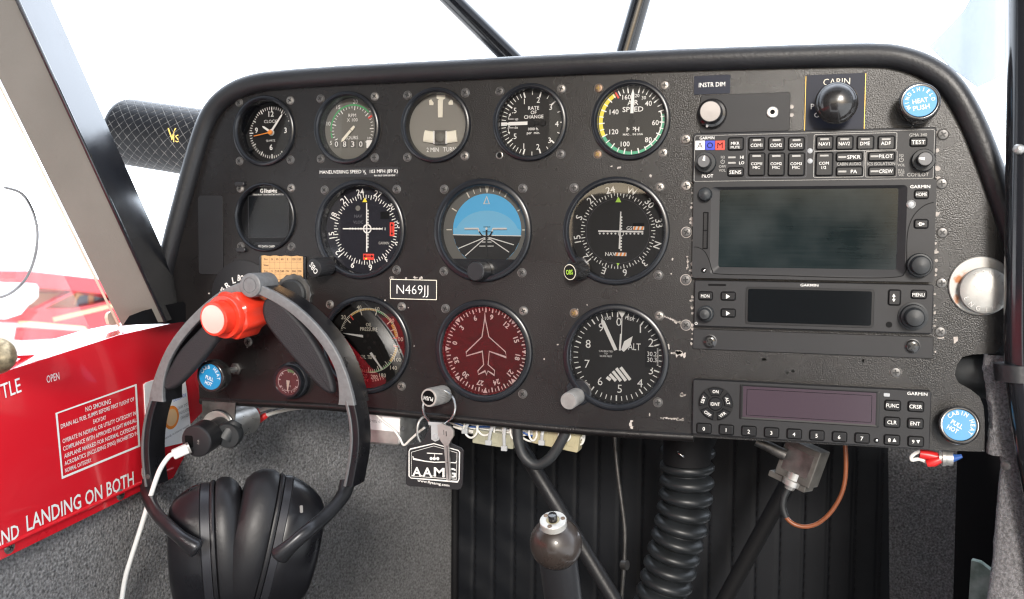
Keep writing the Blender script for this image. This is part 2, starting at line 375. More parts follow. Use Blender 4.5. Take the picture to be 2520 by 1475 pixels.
    def text(s, body, x, z, h, cap, key, w=None, ha='C', rot=0, bold=0.0, M=None):
        vs_, fs_ = glyphs(body, bold)
        if not vs_: return s
        x0 = min(p[0] for p in vs_); x1 = max(p[0] for p in vs_); k = cap/CAPH
        kx = k if w is None else w/(x1-x0)
        ox = {'C': (x0+x1)/2, 'L': x0, 'R': x1}[ha]; t = R_(rot); c, sn = math.cos(t), math.sin(t); out = []
        for px, py in vs_:
            a = (px-ox)*kx; b = (py-CAPH/2)*k
            out.append((x+a*c+b*sn, -h, z-a*sn+b*c))
        return s.add(out, fs_, key, M)
    def arctext(s, body, r, a0, a1, h, cap, key, c=(0, 0), flip=False, bold=0.0, kw=1.0):
        n = len(body)
        for i, ch in enumerate(body):
            if ch == ' ': continue
            a = a0+(a1-a0)*(i/(n-1) if n > 1 else .5); t = R_(a)
            g, _ = glyphs(ch, bold); gw = (max(p[0] for p in g)-min(p[0] for p in g))*cap/CAPH*kw
            s.text(ch, c[0]+r*math.sin(t), c[1]+r*math.cos(t), h, cap, key, w=gw, rot=a+(180 if flip else 0), bold=bold)
        return s
_gc = {}
def glyphs(body, bold):
    kk = (body, bold)
    if kk not in _gc:
        cu = bpy.data.curves.new('t', 'FONT'); cu.body = body; cu.size = 1.0; cu.resolution_u = 2; cu.offset = bold
        ob = bpy.data.objects.new('t', cu); me = ob.to_mesh()
        _gc[kk] = ([(v.co.x, v.co.y) for v in me.vertices], [tuple(p.vertices) for p in me.polygons])
        ob.to_mesh_clear(); bpy.data.objects.remove(ob); bpy.data.curves.remove(cu)
    return _gc[kk]
CAPH = 1.0
CAPH = max(p[1] for p in glyphs('H', 0.0)[0])
def plate(outline, holes, h0, h1, key, mb):                       # flat sheet with real holes
    cu = bpy.data.curves.new('t', 'CURVE'); cu.dimensions = '2D'; cu.fill_mode = 'BOTH'; cu.extrude = abs(h1-h0)/2
    for pts in [outline]+holes:
        sp = cu.splines.new('POLY'); sp.points.add(len(pts)-1); sp.use_cyclic_u = True
        for i, (x, z) in enumerate(pts): sp.points[i].co = (x, z, 0, 1)
    ob = bpy.data.objects.new('t', cu); me = ob.to_mesh(); hc = (h0+h1)/2
    mb.add([(v.co.x, -(v.co.z+hc), v.co.y) for v in me.vertices], [tuple(p.vertices) for p in me.polygons], key)
    ob.to_mesh_clear(); bpy.data.objects.remove(ob); bpy.data.curves.remove(cu)
    return mb
def circle(cx, cz, r, n=48): return [(cx+r*math.cos(i*2*math.pi/n), cz+r*math.sin(i*2*math.pi/n)) for i in range(n)]
def smooth_path(pts, n=6, closed=False):                          # Catmull-Rom through the points
    P = [Vector(p) for p in pts]; out = []; m = len(P)
    for i in range(m if closed else m-1):
        if closed: a, b, c, d = P[i-1], P[i], P[(i+1) % m], P[(i+2) % m]
        else: a, b, c, d = P[max(i-1, 0)], P[i], P[i+1], P[min(i+2, m-1)]
        for k in range(n):
            t = k/n; out.append(.5*((2*b)+(c-a)*t+(2*a-5*b+4*c-d)*t*t+(3*b-a-3*c+d)*t**3))
    if not closed: out.append(P[-1])
    return out
def thing(name, label, cat, loc=(0, 0, 0), group=None):
    o = bpy.data.objects.new(name, None); COL.objects.link(o); o.empty_display_size = .01
    o.location = Vector(loc)*S; o['label'] = label; o['category'] = cat
    if group: o['group'] = group
    return o
def tag(o, label=None, cat=None, group=None, kind=None):
    for k, v in (('label', label), ('category', cat), ('group', group), ('kind', kind)):
        if v: o[k] = v
    return o
def axis_matrix(p, d, up=(0, 0, 1)):                              # local -Y (towards the viewer) -> direction d, placed at p
    d = Vector(d).normalized(); y = -d; u = Vector(up); z = (u-y*u.dot(y)).normalized(); x = y.cross(z)
    return Matrix(((x.x, y.x, z.x, p[0]), (x.y, y.y, z.y, p[1]), (x.z, y.z, z.z, p[2]), (0, 0, 0, 1)))
def screw_mb(x, z, h=0.0, r=3.2, body='screw_dark', slot='screw_slot', rot=None, washer=None):
    mb = MB(); rot = random.uniform(0, 90) if rot is None else rot
    mb.lathe([(r, h-.3), (r, h+.5), (r*.86, h+1.0), (r*.45, h+1.25), (0.02, h+1.3)], body, (x, z), 20)
    if not washer: mb.lathe([(r*1.0, h+.2), (r*1.07, h+.32), (r*1.13, h+.12)][::-1], 'screw_ring', (x, z), 20, cap1=False)
    if washer: mb.lathe([(r*1.13, h-.3), (r*1.13, h+.3), (r*.95, h+.5)], washer, (x, z), 20, cap1=False)
    for k in (0, 90):
        t = R_(rot+k); d = Vector((math.cos(t), math.sin(t))); nn = Vector((-d.y, d.x)); c = Vector((x, z))
        pp = [c+d*r*.55+nn*r*.13, c-d*r*.55+nn*r*.13, c-d*r*.55-nn*r*.13, c+d*r*.55-nn*r*.13]
        mb.poly([(p.x, p.y) for p in pp], h+1.42+.02*(k > 0), slot)
    return mb
# ================================================================== SETTING
def ground(name, x0, x1, y0, y1, z, key):
    mb = MB(); mb.add([(x0, y0, z), (x1, y0, z), (x1, y1, z), (x0, y1, z)], [(0, 1, 2, 3)], key)
    o = mb.build(name); o['kind'] = 'structure'; return o
ground('apron', -300000, 300000, -300000, 300000, -1500, 'concrete')

# ------------------------------------------------------------------ instrument panel
roll2 = [q('P', *p) for p in [(395, 735), (415, 640), (445, 520), (478, 400), (503, 320), (528, 270), (565, 234), (620, 209), (700, 197), (900, 184), (1138, 173), (1400, 160),
         (1700, 148), (2000, 139), (2150, 137), (2220, 145), (2285, 170), (2340, 213), (2388, 290), (2430, 390), (2465, 490), (2490, 570), (2520, 680)]]
rollp = smooth_path(roll2, 5)
right_low = [q('P', *p) for p in [(2512, 800), (2450, 868)]] + [q('t', *p) for p in [(245, 437), (150, 441), (105, 452), (82, 485), (73, 530), (90, 562), (140, 590), (178, 620), (194, 660), (199, 720), (199, 790), (199, 852)]]
bottom = [q('P', *p) for p in [(2287, 1108), (1705, 1076), (1440, 1060), (886, 1008), (760, 998), (491, 986), (487, 905), (471, 800), (404, 778)]]
outline = [(p.x, p.y) for p in rollp] + right_low + bottom
GA = dict(clock=(-250., 107., 29.4), rpm=(-173.1, 107.3, 29.4), turn=(-95.7, 107.1, 29.4), vsi=(-18.5, 107., 29.4), asi=(59., 106.2, 29.4), g1=(-249.5, 35., 29.0),
          cdi1=(-161.7, 25.1, 40.3), ai=(-56.2, 24.7, 40.3), cdi2=(49., 24.7, 40.3), hdg=(-54.7, -69.4, 40.3), alt=(50.3, -69.8, 40.3))
_ox, _oz = q('s', 730, 797, 2); GA['oil'] = (_ox, _oz, 40.3)
panel = thing('instrument_panel', 'black crackle painted aircraft instrument panel with chipped edges and padded rim', 'instrument panel')
mb = MB(); plate(outline, [circle(x, z, r-1.5) for x, z, r in GA.values()], -2.0, 0.0, 'panel_paint', mb); mb.build('panel_face', panel)
mb = MB(); mb.tube([(p.x, -1.5, p.y) for p in rollp], 8.0, 'vinyl_black', 20); mb.build('padded_rim', panel, sharp=60)
# top deck behind the rim, and the rolled bottom lip
mb = MB(); A = [(p.x, 4, p.y+4) for p in rollp[12:-16]]; B = [(p.x*.93, 250, p.y*.90+4) for p in rollp[12:-16]]; mb.rings([A, B], 'vinyl_black', False, False, False); mb.build('glare_deck', panel, sharp=60)
mb = MB(); lip = [q('P', *p) for p in [(1706, 1074), (1440, 1058), (1150, 1031), (886, 1006), (760, 996), (492, 984)]]
mb.tube([(x, 2.0, z-1.0) for x, z in smooth_path(lip, 4)], 3.6, 'panel_paint', 12); mb.build('rolled_lip', panel)
# screws that hold the radio racks
for k, u, v, c in [('c', 98, 850, 'screw_worn'), ('c', 103, 1270, 'screw_worn'), ('d', 83, 415, 'screw_dark'), ('d', 78, 757, 'screw_dark'), ('d', 80, 1085, 'screw_dark'),
                   ('c', 2412, 808, 'screw_dark'), ('d', 1925, 65, 'screw_dark'), ('d', 1930, 418, 'screw_dark'), ('d', 1925, 782, 'screw_dark'), ('d', 1915, 1133, 'screw_dark'),
                   ('w', 633, 1370, 'screw_worn'), ('e', 1280, 160, 'screw_dark')]:
    x, z = q(k, u, v); screw_mb(x, z, 0, 3.6, c, washer='chip_pale' if c == 'screw_dark' and k == 'd' and u < 100 else None).build('screw', panel)
# chips and scratches in the paint
def blob(mb, x, z, rx, rz, key, h=.12, n=9):
    pts = []
    a0 = random.uniform(0, 6.28)
    for i in range(n):
        a = a0+i*6.283/n; k = random.uniform(.55, 1.15); pts.append((x+rx*k*math.cos(a), z+rz*k*math.sin(a)))
    mb.poly(pts, h, key)
mb = MB()
def chips(k, pts, r, key='chip_pale', jit=0, n=1):
    for u, v in pts:
        if len(pts) > 20 and random.random() < .5: continue
        for _ in range(n):
            x, z = q(k, u+random.uniform(-jit, jit), v+random.uniform(-jit, jit)); blob(mb, x, z, r*random.uniform(.5, 1.3), r*random.uniform(.5, 1.4), key)
chips('d', [(122, v) for v in range(30, 1240, 34)], 1.0, jit=6)
chips('d', [(124, v) for v in (320, 345, 640, 690, 730, 880, 905, 960, 1000)], 1.7, jit=4)
chips('d', [(1882, v) for v in range(30, 1300, 46)], .9, jit=7)
chips('d', [(1890, 285), (1878, 560), (1886, 620), (1886, 690), (1912, 1170)], 2.1, jit=3)
chips('c', [(2355, 950), (2365, 1110), (2362, 1210), (2350, 800)], 2.6, jit=3)
chips('d', [(88, v) for v in range(595, 690, 11)], .8, jit=5)
chips('g', [(2270+i*13, 395+i*5) for i in range(14)], .7, jit=4)
chips('g', [(2320, 690), (2395, 748), (2425, 735), (2412, 752), (2470, 762)], 2.0, jit=5)
chips('g', [(2440, 1140), (2470, 1145), (2135, 1325), (1963, 1390), (1960, 1425), (1968, 1450)], 1.3, jit=4)
chips('g', [(2250+i*14, 1358+i*1.5) for i in range(16)], .8, jit=5)
chips('d', [(-20+i*9, 1283) for i in range(8)], 1.1, jit=8)
chips('d', [(0+i*10, 1060+i*2) for i in range(6)], .9, jit=5)
chips('d', [(2025, 1190)], 2.6)
chips('b', [(1045, 675), (1090, 692), (1108, 686), (1322, 745), (1478, 1332), (1465, 1430)], .9, jit=3)
chips('g', [(1265, 662), (1545, 288), (1450, 330), (1130, 800)], .7, jit=3)
chips('w', [(120, 735), (620, 1440)], 1.0)
chips('k', [(90+i*24, 158+i*2) for i in range(16)], 1.0, jit=6)
chips('k', [(1440, 1060)], .8)
chips('s', [(890, 270), (1230, 372), (1295, 808), (970, 290)], .6, jit=5)
chips('e', [(40, 290), (15, 430), (45, 432), (5, 40), (40, 55)], 1.6, jit=4)
chips('l', [(705, 820), (735, 885), (740, 905)], 1.8, jit=3)
chips('c', [(2140, 745), (2145, 715)], 1.0, jit=3)
for k, pts in [('s', [(1030, 45), (1060, 30), (1050, 60)]), ('j', [(1190, 125), (1230, 115), (1250, 120)])]: chips(k, pts, 1.4, jit=6, n=2)
chips('d', [(185, 1210), (395, 1205), (410, 1215), (1320, 1300), (1290, 1290), (640, 1330)], 1.6, 'chip_dark', 6, 2)
chips('e', [(420, 80), (690, 150), (650, 160), (1090, 95), (1050, 90)], 1.8, 'chip_dark', 8, 2)
o = mb.build('paint_chips', panel); o['kind'] = 'stuff'

# ------------------------------------------------------------------ instruments
def gauge(name, label, cat, key, face, depth, rin=.855, group=None, screws=((-1, 1), (1, 1), (1, -1), (-1, -1)), off=None, bodies=None, slot='screw_slot', glass=True, proud=3.6):
    cx, cz, R = GA[key]; root = thing(name, label, cat, (cx, 0, cz), group)
    ri = R*rin; mb = MB()
    mb.lathe([(R, -1), (R, proud*.55), (R-.5, proud*.85), (R-1.5, proud), (ri+1.6, proud), (ri+.6, proud*.75), (ri, proud*.2), (ri+.2, -depth)], 'bezel_black', seg=72, cap1=False)
    mb.build('bezel', root)
    mb = MB(); mb.disc(ri+.8, -depth, face, seg=64); mb.build('dial_face', root)
    if glass:
        mb = MB(); mb.disc(ri+.5, proud*.25, 'coated_glass' if R < 35 or key == 'cdi1' else 'thick_glass' if key in ('hdg', 'oil') else 'dial_glass', seg=64); mb.build('glass', root)
    off = off or (24.4 if R < 35 else 32.3)
    for i, (sx, sz) in enumerate(screws):
        b = bodies[i] if bodies else random.choice(['screw_dark', 'screw_dark', 'screw_worn'])
        screw_mb(sx*off, sz*off, 0, 3.25, b, slot if b != 'screw_rust' else 'brass_slot').build('screw', root)
    def p(k, u, v, dh=0.0):
        x, z = q(k, u, v, -depth+dh); return (x-cx, z-cz)
    return root, p, -depth
SMALL = 'small round instruments along the top row'; BIG = 'large round instruments of the middle and lower rows'
def needle(mb, a, r0, r1, w0, w1, tip, h, key):
    t = R_(a); d = Vector((math.sin(t), math.cos(t))); n = Vector((d.y, -d.x))
    pts = [d*r0+n*w0/2, d*r1+n*w1/2, d*(r1+tip), d*r1-n*w1/2, d*r0-n*w0/2]
    mb.prism([(x.x, x.y) for x in pts], h-.3, h, key)
T = lambda h: h+.15
# --- clock
root, p, d = gauge('clock', 'small quartz clock with orange second hand, at the end of the top row', 'clock', 'clock', 'dial_black', 11, group=SMALL)
mk_ = MB(); h = d+.15
for i in range(60):
    L_ = 3.6 if i % 5 == 0 else 2.4
    mk_.tick(i*6, 21.8-L_, 21.8, .85 if i % 5 == 0 else .5, h, 'white_print')
for s_, u, v in (('12', 500, 310), ('3', 601, 425), ('6', 500, 544), ('9', 397, 425)): mk_.text(s_, *p('a', u, v), h, 4.4, 'white_print', bold=.01)
mk_.text('CLOCK', *p('a', 497, 362), h, 2.6, 'white_print'); mk_.text('QUARTZ', *p('a', 497, 497), h, 1.5, 'white_print'); mk_.build('markings', root)
mb = MB(); needle(mb, -57, 1, 8.5, 2.0, 1.6, 1.8, d+1.5, 'white_print'); mb.lathe([(2.6, d+.5), (2.6, d+1.5)], 'white_print', seg=20); mb.build('hour_hand', root)
mb = MB(); needle(mb, 37, 1, 17, 1.9, 1.4, 2.0, d+2.2, 'white_print'); mb.build('minute_hand', root)
mb = MB(); needle(mb, 260, -2, 16, .9, .6, .4, d+2.9, 'orange_print'); mb.lathe([(2.0, d+2), (1.9, d+3.4), (1.2, d+3.6)], 'orange_print', seg=20); mb.build('second_hand', root)
mb = MB(); x, z = p('a', 362, 560, 2); mb.lathe([(1.7, d), (1.7, d+3), (1.2, d+3.4)], 'bezel_black', (x, z), 14); mb.build('setting_knob', root)
# --- tachometer
root, p, d = gauge('tachometer', 'small grey faced engine rpm gauge with green arc and hour counter', 'gauge', 'rpm', 'dial_gray', 9, group=SMALL)
mk_ = MB(); h = d+.15; A = lambda v: -118+(v-5)*8.3
mk_.arc(A(8), A(25), 19.2, 20.4, h, 'green_print'); mk_.arc(A(6), A(7.5), 19.2, 20.4, h, 'green_print'); mk_.arc(A(26), A(26.6), 16.5, 20.4, h, 'red_print')
for i in range(5, 36): mk_.tick(A(i), 15.6 if i % 5 == 0 else 17.0, 19.0, .75 if i % 5 == 0 else .5, h, 'white_print')
for v in (5, 10, 15, 20, 25, 30, 35): t = R_(A(v)); mk_.text(str(v), 22.6*math.sin(t), 22.6*math.cos(t), h, 3.2, 'white_print')
mk_.text('RPM', *p('a', 1070, 320), h, 2.7, 'white_print'); mk_.text('X 100', *p('a', 1070, 352), h, 2.7, 'white_print'); mk_.text('HOURS', *p('a', 1062, 477), h, 2.7, 'white_print')
mk_.text('10', *p('a', 1186, 480), h, 2.0, 'white_print'); mk_.build('markings', root)
mb = MB()
for i, ch in enumerate('0830'):
    x, z = p('a', 960+i*57, 522); mb.rbox(x-2.6, z-3.2, x+2.6, z+3.2, d, d+.2, .4, 'dial_gray_dark', .05); mb.text(ch, x, z, d+.4, 4.4, 'white_print', w=3.0)
x, z = p('a', 1190, 522); mb.rbox(x-2.6, z-3.2, x+2.6, z+3.2, d, d+.2, .4, 'white_print', .05); mb.build('hour_counter', root)
mb = MB(); x, z = p('a', 1062, 402); needle(mb, 224, 1.5, 12, 2.2, 2.4, 2.0, d+1.6, 'cream_print'); needle(mb, 44, -1, 3, 2.6, 2.0, .4, d+1.5, 'cream_print'); mb.build('needle', root)
# --- turn indicator
root, p, d = gauge('turn_indicator', 'small beige faced turn and slip indicator with white ball tube', 'gauge', 'turn', 'dial_beige', 6, group=SMALL)
mk_ = MB(); h = d+.15
for pts in ([(1662, 176), (1724, 176), (1724, 200), (1706, 212), (1682, 212), (1662, 200)], [(1610, 215), (1625, 207), (1642, 232), (1640, 248), (1612, 248)], [(1778, 215), (1763, 207), (1745, 232), (1748, 246), (1777, 246)]):
    mk_.poly([p('a', *x) for x in pts], h, 'cream_print')
mk_.text('2 MIN   TURN', *p('a', 1695, 560), h, 3.4, 'white_print', w=25); mk_.build('markings', root)
mb = MB(); mb.prism([p('a', u, v, 1) for u, v in ((1671, 212), (1706, 212), (1704, 334), (1672, 334))], d+.5, d+1.0, 'cream_print'); mb.build('needle', root)
mb = MB(); pts = [p('a', 1572+i*23, 464+12*math.sin(i/10*math.pi), 2) for i in range(11)]
mb.tube([(x, -(d+1.2), z) for x, z in pts], 4.6, 'cream_print', 14, sq=(1, .25)); mb.build('ball_tube', root)
mb = MB(); mb.prism([p('a', *x_, 2.7) for x_ in ((1646, 424), (1726, 424), (1724, 524), (1648, 524))], d+1.6, d+2.4, 'dial_gray_dark'); mb.build('tube_window', root)
mb = MB(); x, z = p('a', 1686, 474, 3); mb.lathe([(4.6, d+2.2), (4.6, d+2.6), (3.4, d+3.6), (.1, d+4)], 'dial_gray', (x, z), 24); mb.build('ball', root)
mb = MB()
for u in (1642, 1728): x, z = p('a', u, 474, 3); mb.rbox(x-.5, z-5, x+.5, z+5, d+1, d+2.9, .3, 'white_print', .1)
mb.build('ball_wire', root)
# --- vertical speed
root, p, d = gauge('vertical_speed_indicator', 'small black faced climb rate gauge reading RATE OF CHANGE, needle pointing to zero', 'gauge', 'vsi', 'dial_charcoal', 5, group=SMALL, screws=((-1, 1), (1, 1), (1, -1)), bodies=['screw_dark', 'screw_worn', 'screw_dark'])
mk_ = MB(); h = d+.15
KV = [(-4, -92), (-3, -132), (-2, -163), (-1, -196.5), (-.5, -233), (0, -270), (.5, -307), (1, -343.5), (2, -377), (3, -410), (4, -452)]
def vang(v):
    for (v0, a0), (v1, a1) in zip(KV, KV[1:]):
        if v0 <= v <= v1: return -(a0+(a1-a0)*(v-v0)/(v1-v0))-360+0
def va(v): return -90+{0: 0}.get(v, 0) if v == 0 else (1 if v > 0 else -1)*0
def vs_ang(v):
    s_ = 1 if v >= 0 else -1; a = abs(v); tab = [(0, 0), (.5, 37), (1, 74), (2, 107), (3, 139), (4, 180)]
    for (v0, a0), (v1, a1) in zip(tab, tab[1:]):
        if a <= v1: return -90+s_*(a0+(a1-a0)*(a-v0)/(v1-v0))
for s_ in (1, -1):
    for i in range(1, 10): mk_.tick(vs_ang(s_*i/10), 21.2 if i != 5 else 20, 24.6, .5 if i != 5 else 1.1, h, 'white_print')
    for v in (1, 2, 3): mk_.tick(vs_ang(s_*v), 20.3, 24.6, 1.1, h, 'white_print')
    for v in (1.5, 2.5, 3.5): mk_.tick(vs_ang(s_*v), 21.6, 24.6, .6, h, 'white_print')
mk_.tick(-90, 20, 24.8, 2.6, h, 'white_print'); mk_.tick(90, 22.5, 24.6, .9, h, 'white_print')
for s_, u, v in (('1', 435, 222), ('2', 533, 212), ('3', 620, 262), ('4', 663, 380), ('3', 612, 495), ('2', 530, 541), ('1', 431, 536), ('.5', 364, 286), ('.5', 364, 467)): mk_.text(s_, *p('b', u, v), h, 4.1, 'white_print')
for s_, v in (('RATE', 268), ('OF', 299), ('CHANGE', 330)): mk_.text(s_, *p('b', 500, v), h, 2.6, 'white_print', bold=.01)
for s_, v in (('1000 ft.', 415), ('per  min.', 442)): mk_.text(s_, *p('b', 498, v), h, 2.0, 'white_print', bold=.01)
mk_.text('up', *p('b', 380, 344), h, 2.0, 'white_print'); mk_.text('dn', *p('b', 377, 405), h, 2.0, 'white_print'); mk_.text('0', *p('b', 328, 388), h, 3, 'white_print')
mk_.line([p('b', 360, 346), p('b', 322, 346), p('b', 332, 316)], .45, h, 'white_print'); mk_.line([p('b', 360, 408), p('b', 320, 408), p('b', 326, 440)], .45, h, 'white_print')
mk_.poly([p('b', 337, 304), p('b', 340, 322), p('b', 324, 318)], h, 'white_print'); mk_.poly([p('b', 330, 454), p('b', 334, 436), p('b', 318, 438)], h, 'white_print')
mk_.build('markings', root)
mb = MB(); needle(mb, -90, 3.2, 17.5, 2.6, 2.6, 4.2, d+1.4, 'white_print'); needle(mb, 90, -3.2, 6, 2.6, 2.6, .4, d+1.35, 'dial_black'); mb.lathe([(3, d+.3), (3, d+1.6)], 'dial_black', seg=20); mb.lathe([(2.4, d+.3), (2.4, d+1.7)], 'dial_black', (9, 0), 20); mb.build('needle', root)
mb = MB(); mb.lathe([(2.9, -.4), (2.9, .3), (2.3, .5), (1.9, .1)], 'screw_worn', (-24.4, -24.4), 18, cap1=False); mb.disc(2.2, .15, 'recess_black', (-24.4, -24.4), 18); mb.build('screw_hole', root)
# --- airspeed
root, p, d = gauge('airspeed_indicator', 'small airspeed gauge in miles per hour with yellow and green arcs', 'gauge', 'asi', 'dial_charcoal', 4, group=SMALL, bodies=['screw_rust', 'screw_worn', 'screw_worn', 'screw_rust'])
mk_ = MB(); h = d+.12
tab = [(20, 13), (30, 33), (40, 52), (60, 94), (80, 140), (100, 193), (120, 243), (140, 291), (160, 335), (170, 352)]
def aa(v):
    for (v0, a0), (v1, a1) in zip(tab, tab[1:]):
        if v <= v1: return a0+(a1-a0)*(v-v0)/(v1-v0)
mk_.arc(aa(53), aa(120), 22.6, 24.9, h, 'teal_print'); mk_.arc(aa(120), aa(156), 22.0, 24.9, h, 'yellow_print'); mk_.arc(aa(50), aa(85), 21.9, 22.7, h+.03, 'white_print')
mk_.tick(aa(157.5), 19.8, 24.9, 1.3, h+.1, 'red_print')
for v in list(range(20, 40, 2)) + list(range(40, 171, 5)):
    if v < 40 and v % 4: continue
    mk_.tick(aa(v), 20.6 if v % 10 == 0 else 21.4, 24.8, .85 if v % 10 == 0 else .65, h+.06, 'white_print')
for s_, u, v, c in (('160', 1153, 192, 3.4), ('20', 1227, 181, 2.4), ('30', 1274, 196, 2.4), ('40', 1306, 236, 3.6), ('60', 1355, 371, 3.6), ('80', 1306, 491, 3.6), ('100', 1143, 521, 3.6), ('120', 1063, 435, 3.6), ('140', 1065, 296, 3.6)):
    mk_.text(s_, *p('b', u, v), h, c, 'white_print', bold=.004)
for s_, v, c, w in (('AIR', 230, 3.6, None), ('SPEED', 277, 3.6, 15.5), ('MPH', 418, 3.4, None), ('MADE IN USA', 453, 1.5, 15)): mk_.text(s_, *p('b', 1197, v), h, c, 'white_print', w=w, bold=.006)
mk_.build('markings', root)
mb = MB(); needle(mb, 2, 5.5, 19.5, 2.3, 2.3, 4.0, d+1.4, 'white_print'); needle(mb, 182, -6, 10, 2.2, 2.6, .6, d+1.35, 'dial_black'); mb.lathe([(2.2, d+.3), (2.2, d+1.8)], 'dial_black', seg=20); mb.build('needle', root)
# --- engine monitor
root, p, d = gauge('engine_monitor', 'round engine monitor with a blank black square screen', 'gauge', 'g1', 'recess_black', 4, rin=.90, off=24.4)
mb = MB(); x0, z1 = p('a', 333, 882, 2); x1, z0 = p('a', 600, 1183, 2); mb.rbox(x0, z0, x1+3, z1, d, d+1.2, .5, 'screen_dark', .3); mb.frame(x0, z0, x1+3, z1, .7, d+1.3, 'radio_black', .5); mb.build('screen', root)
mb = MB(); x0, z1 = p('a', 380, 1210, 1); x1, z0 = p('a', 600, 1232, 1); mb.rbox(x0, z0, x1, z1, d, d+.6, .3, 'bezel_black', .2); mb.frame(x0+1.5, z0+.6, x1-1, z1-.6, .35, d+.75, 'recess_black', .2); mb.build('card_slot', root)
mk_ = MB(); h = d+.2
mk_.text('G1', *p('a', 440, 850), h, 3.2, 'white_print', w=4.6, bold=.02); mk_.text('Insight', *p('a', 462, 850), h, 3.2, 'white_print', ha='L', w=11, bold=.035); mk_.text('GRAPHIC ENGINE MONITOR', *p('a', 372, 880), h, 1.9, 'white_print', ha='L', w=30, bold=.01)
mk_.text('SD DATA CARD', *p('a', 468, 1240), h, 1.8, 'white_print', w=16, bold=.012); mk_.build('markings', root)
mb = MB()
for u, v in ((285, 803), (293, 1265)): x, z = q('a', u, v, 2); mb.rbox(x-GA['g1'][0]-4.5, z-GA['g1'][1]-1.8, x-GA['g1'][0]+4.5, z-GA['g1'][1]+1.8, 0, 4, 1.6, 'knob_black', .5)
mb.build('side_button', root)
# --- course indicators
def rose(mk_, top, rn, r0, r1, cap, names, h, key='white_print'):
    for i in range(72):
        a = i*5-top; mk_.tick(a, r0 if i % 2 == 0 else r0+1.3, r1, .65 if i % 2 == 0 else .5, h, key)
    for k_ in range(12):
        t = R_(k_*30-top); mk_.text(names[k_], rn*math.sin(t), rn*math.cos(t), h, cap, key, rot=k_*30-top, bold=.008)
root, p, d = gauge('course_indicator', 'navy course indicator with red flags and white cross needles', 'gauge', 'cdi1', 'dial_navy', 9, group=BIG, rin=.88, screws=((-1, 1), (1, 1), (1, -1)))
mk_ = MB(); h = d+.15
rose(mk_, 248.5, 31.2, 25.0, 28.6, 4.9, ['0', '3', '6', '9', '12', '15', '18', '21', '24', '27', '30', '33'], h)
mk_.poly([p('a', 1159, 897), p('a', 1176, 929), p('a', 1142, 929)], h+.1, 'yellow_print'); mk_.poly([p('a', 1169, 1336), p('a', 1160, 1322), p('a', 1179, 1322)], h+.5, 'yellow_print')
mk_.disc(2.2, h, 'dial_gray', p('a', 1110, 972), 20); mk_.text('GARMIN', *p('a', 1292, 1217), h, 2.1, 'dim_print', w=9.4, bold=.01)
mk_.text('NAV', *p('a', 1112, 1028), h, 2.4, 'faint_print'); mk_.text('VLOC', *p('a', 1112, 1070), h, 2.4, 'faint_print')
c = p('a', 1177, 1117)
for s_ in (-1, 1):
    for i in range(1, 6):
        mk_.tick(0, -1.1, 1.1, .45, h, 'white_print', (c[0]+s_*(3.4+i*2.5), c[1])); mk_.disc(.75, h, 'white_print', (c[0]+.4, c[1]+s_*(2.4+i*2.5)), 10)
x, z = p('a', 1300, 1022); mk_.rbox(x-4, z-3, x+4, z+3, d, d+.12, .3, 'recess_black', .02)
mk_.build('markings', root)
mb = MB(); mb.lathe([(3.8, d+.2), (3.8, d+.8), (2.9, d+.8), (2.9, d+.2)], 'white_print', c, 28, cap1=False); mb.build('centre_ring', root)
mb = MB(); mb.prism([(c[0]-.55, c[1]-19), (c[0]+.55, c[1]-19), (c[0]+.3, c[1]+21), (c[0]-.5, c[1]+21)], d+1.2, d+1.5, 'white_print'); mb.build('needle', root)
mb = MB(); mb.prism([(c[0]-21.5, c[1]-.45), (c[0]+14, c[1]-.55), (c[0]+14, c[1]+.45), (c[0]-21.5, c[1]+.45)], d+1.8, d+2.1, 'white_print'); mb.build('needle', root)
for u, v, r_ in ((1349, 1120, 90), (1184, 1314, 0)):
    mb = MB(); x, z = p('a', u, v, .5); w_, hh = (4.9, 2.5) if r_ == 0 else (2.0, 5.6)
    mb.rbox(x-w_, z-hh, x+w_, z+hh, d+.2, d+.6, .3, 'red_print', .1)
    if r_ == 0: mb.line([(x-3.6, z+.6), (x+3.6, z+.6)], .6, d+.75, 'recess_black'); tips = [((x-4.6, z+.6), (x-2.6, z+1.9), (x-2.6, z-.7)), ((x+4.6, z+.6), (x+2.6, z-.7), (x+2.6, z+1.9))]
    else: mb.line([(x, z-3.6), (x, z+3.6)], .6, d+.75, 'recess_black'); tips = [((x, z+5), (x+1.2, z+2.8), (x-1.2, z+2.8)), ((x, z-5), (x-1.2, z-2.8), (x+1.2, z-2.8))]
    for t_ in tips: mb.poly(list(t_), d+.8, 'recess_black')
    mb.build('warning_flag', root)
def fluted_knob(root, base, tip, r, key, capkey, txt=None, txtkey=None, rot=0, name='knob', n=28, capr=.97):
    b = Vector(base); t = Vector(tip); L_ = (t-b).length; M = axis_matrix(b, t-b); mb = MB()
    def ring(rr, h, fl=True): return [((rr*(1-.045*(i % 2 if fl else 0)))*math.cos(i*math.pi/n), -h, (rr*(1-.045*(i % 2 if fl else 0)))*math.sin(i*math.pi/n)) for i in range(2*n)]
    mb.rings([ring(r*.93, 0), ring(r, L_*.12), ring(r, L_-1.0), ring(r*.95, L_-.2, False), ring(r*.9, L_, False)], key, True, False, True, M)
    mb.rings([ring(r*.9*capr, L_+.05, False), ring(r*.02, L_+.08, False)], capkey, True, False, True, M)
    if txt: mb.text(txt, 0, 0, L_+.25, r*.62, txtkey, rot=rot, bold=.01, M=M, w=r*1.25)
    return mb.build(name, root)
lc = lambda key, pt: (pt[0]-GA[key][0], pt[1], pt[2]-GA[key][1])
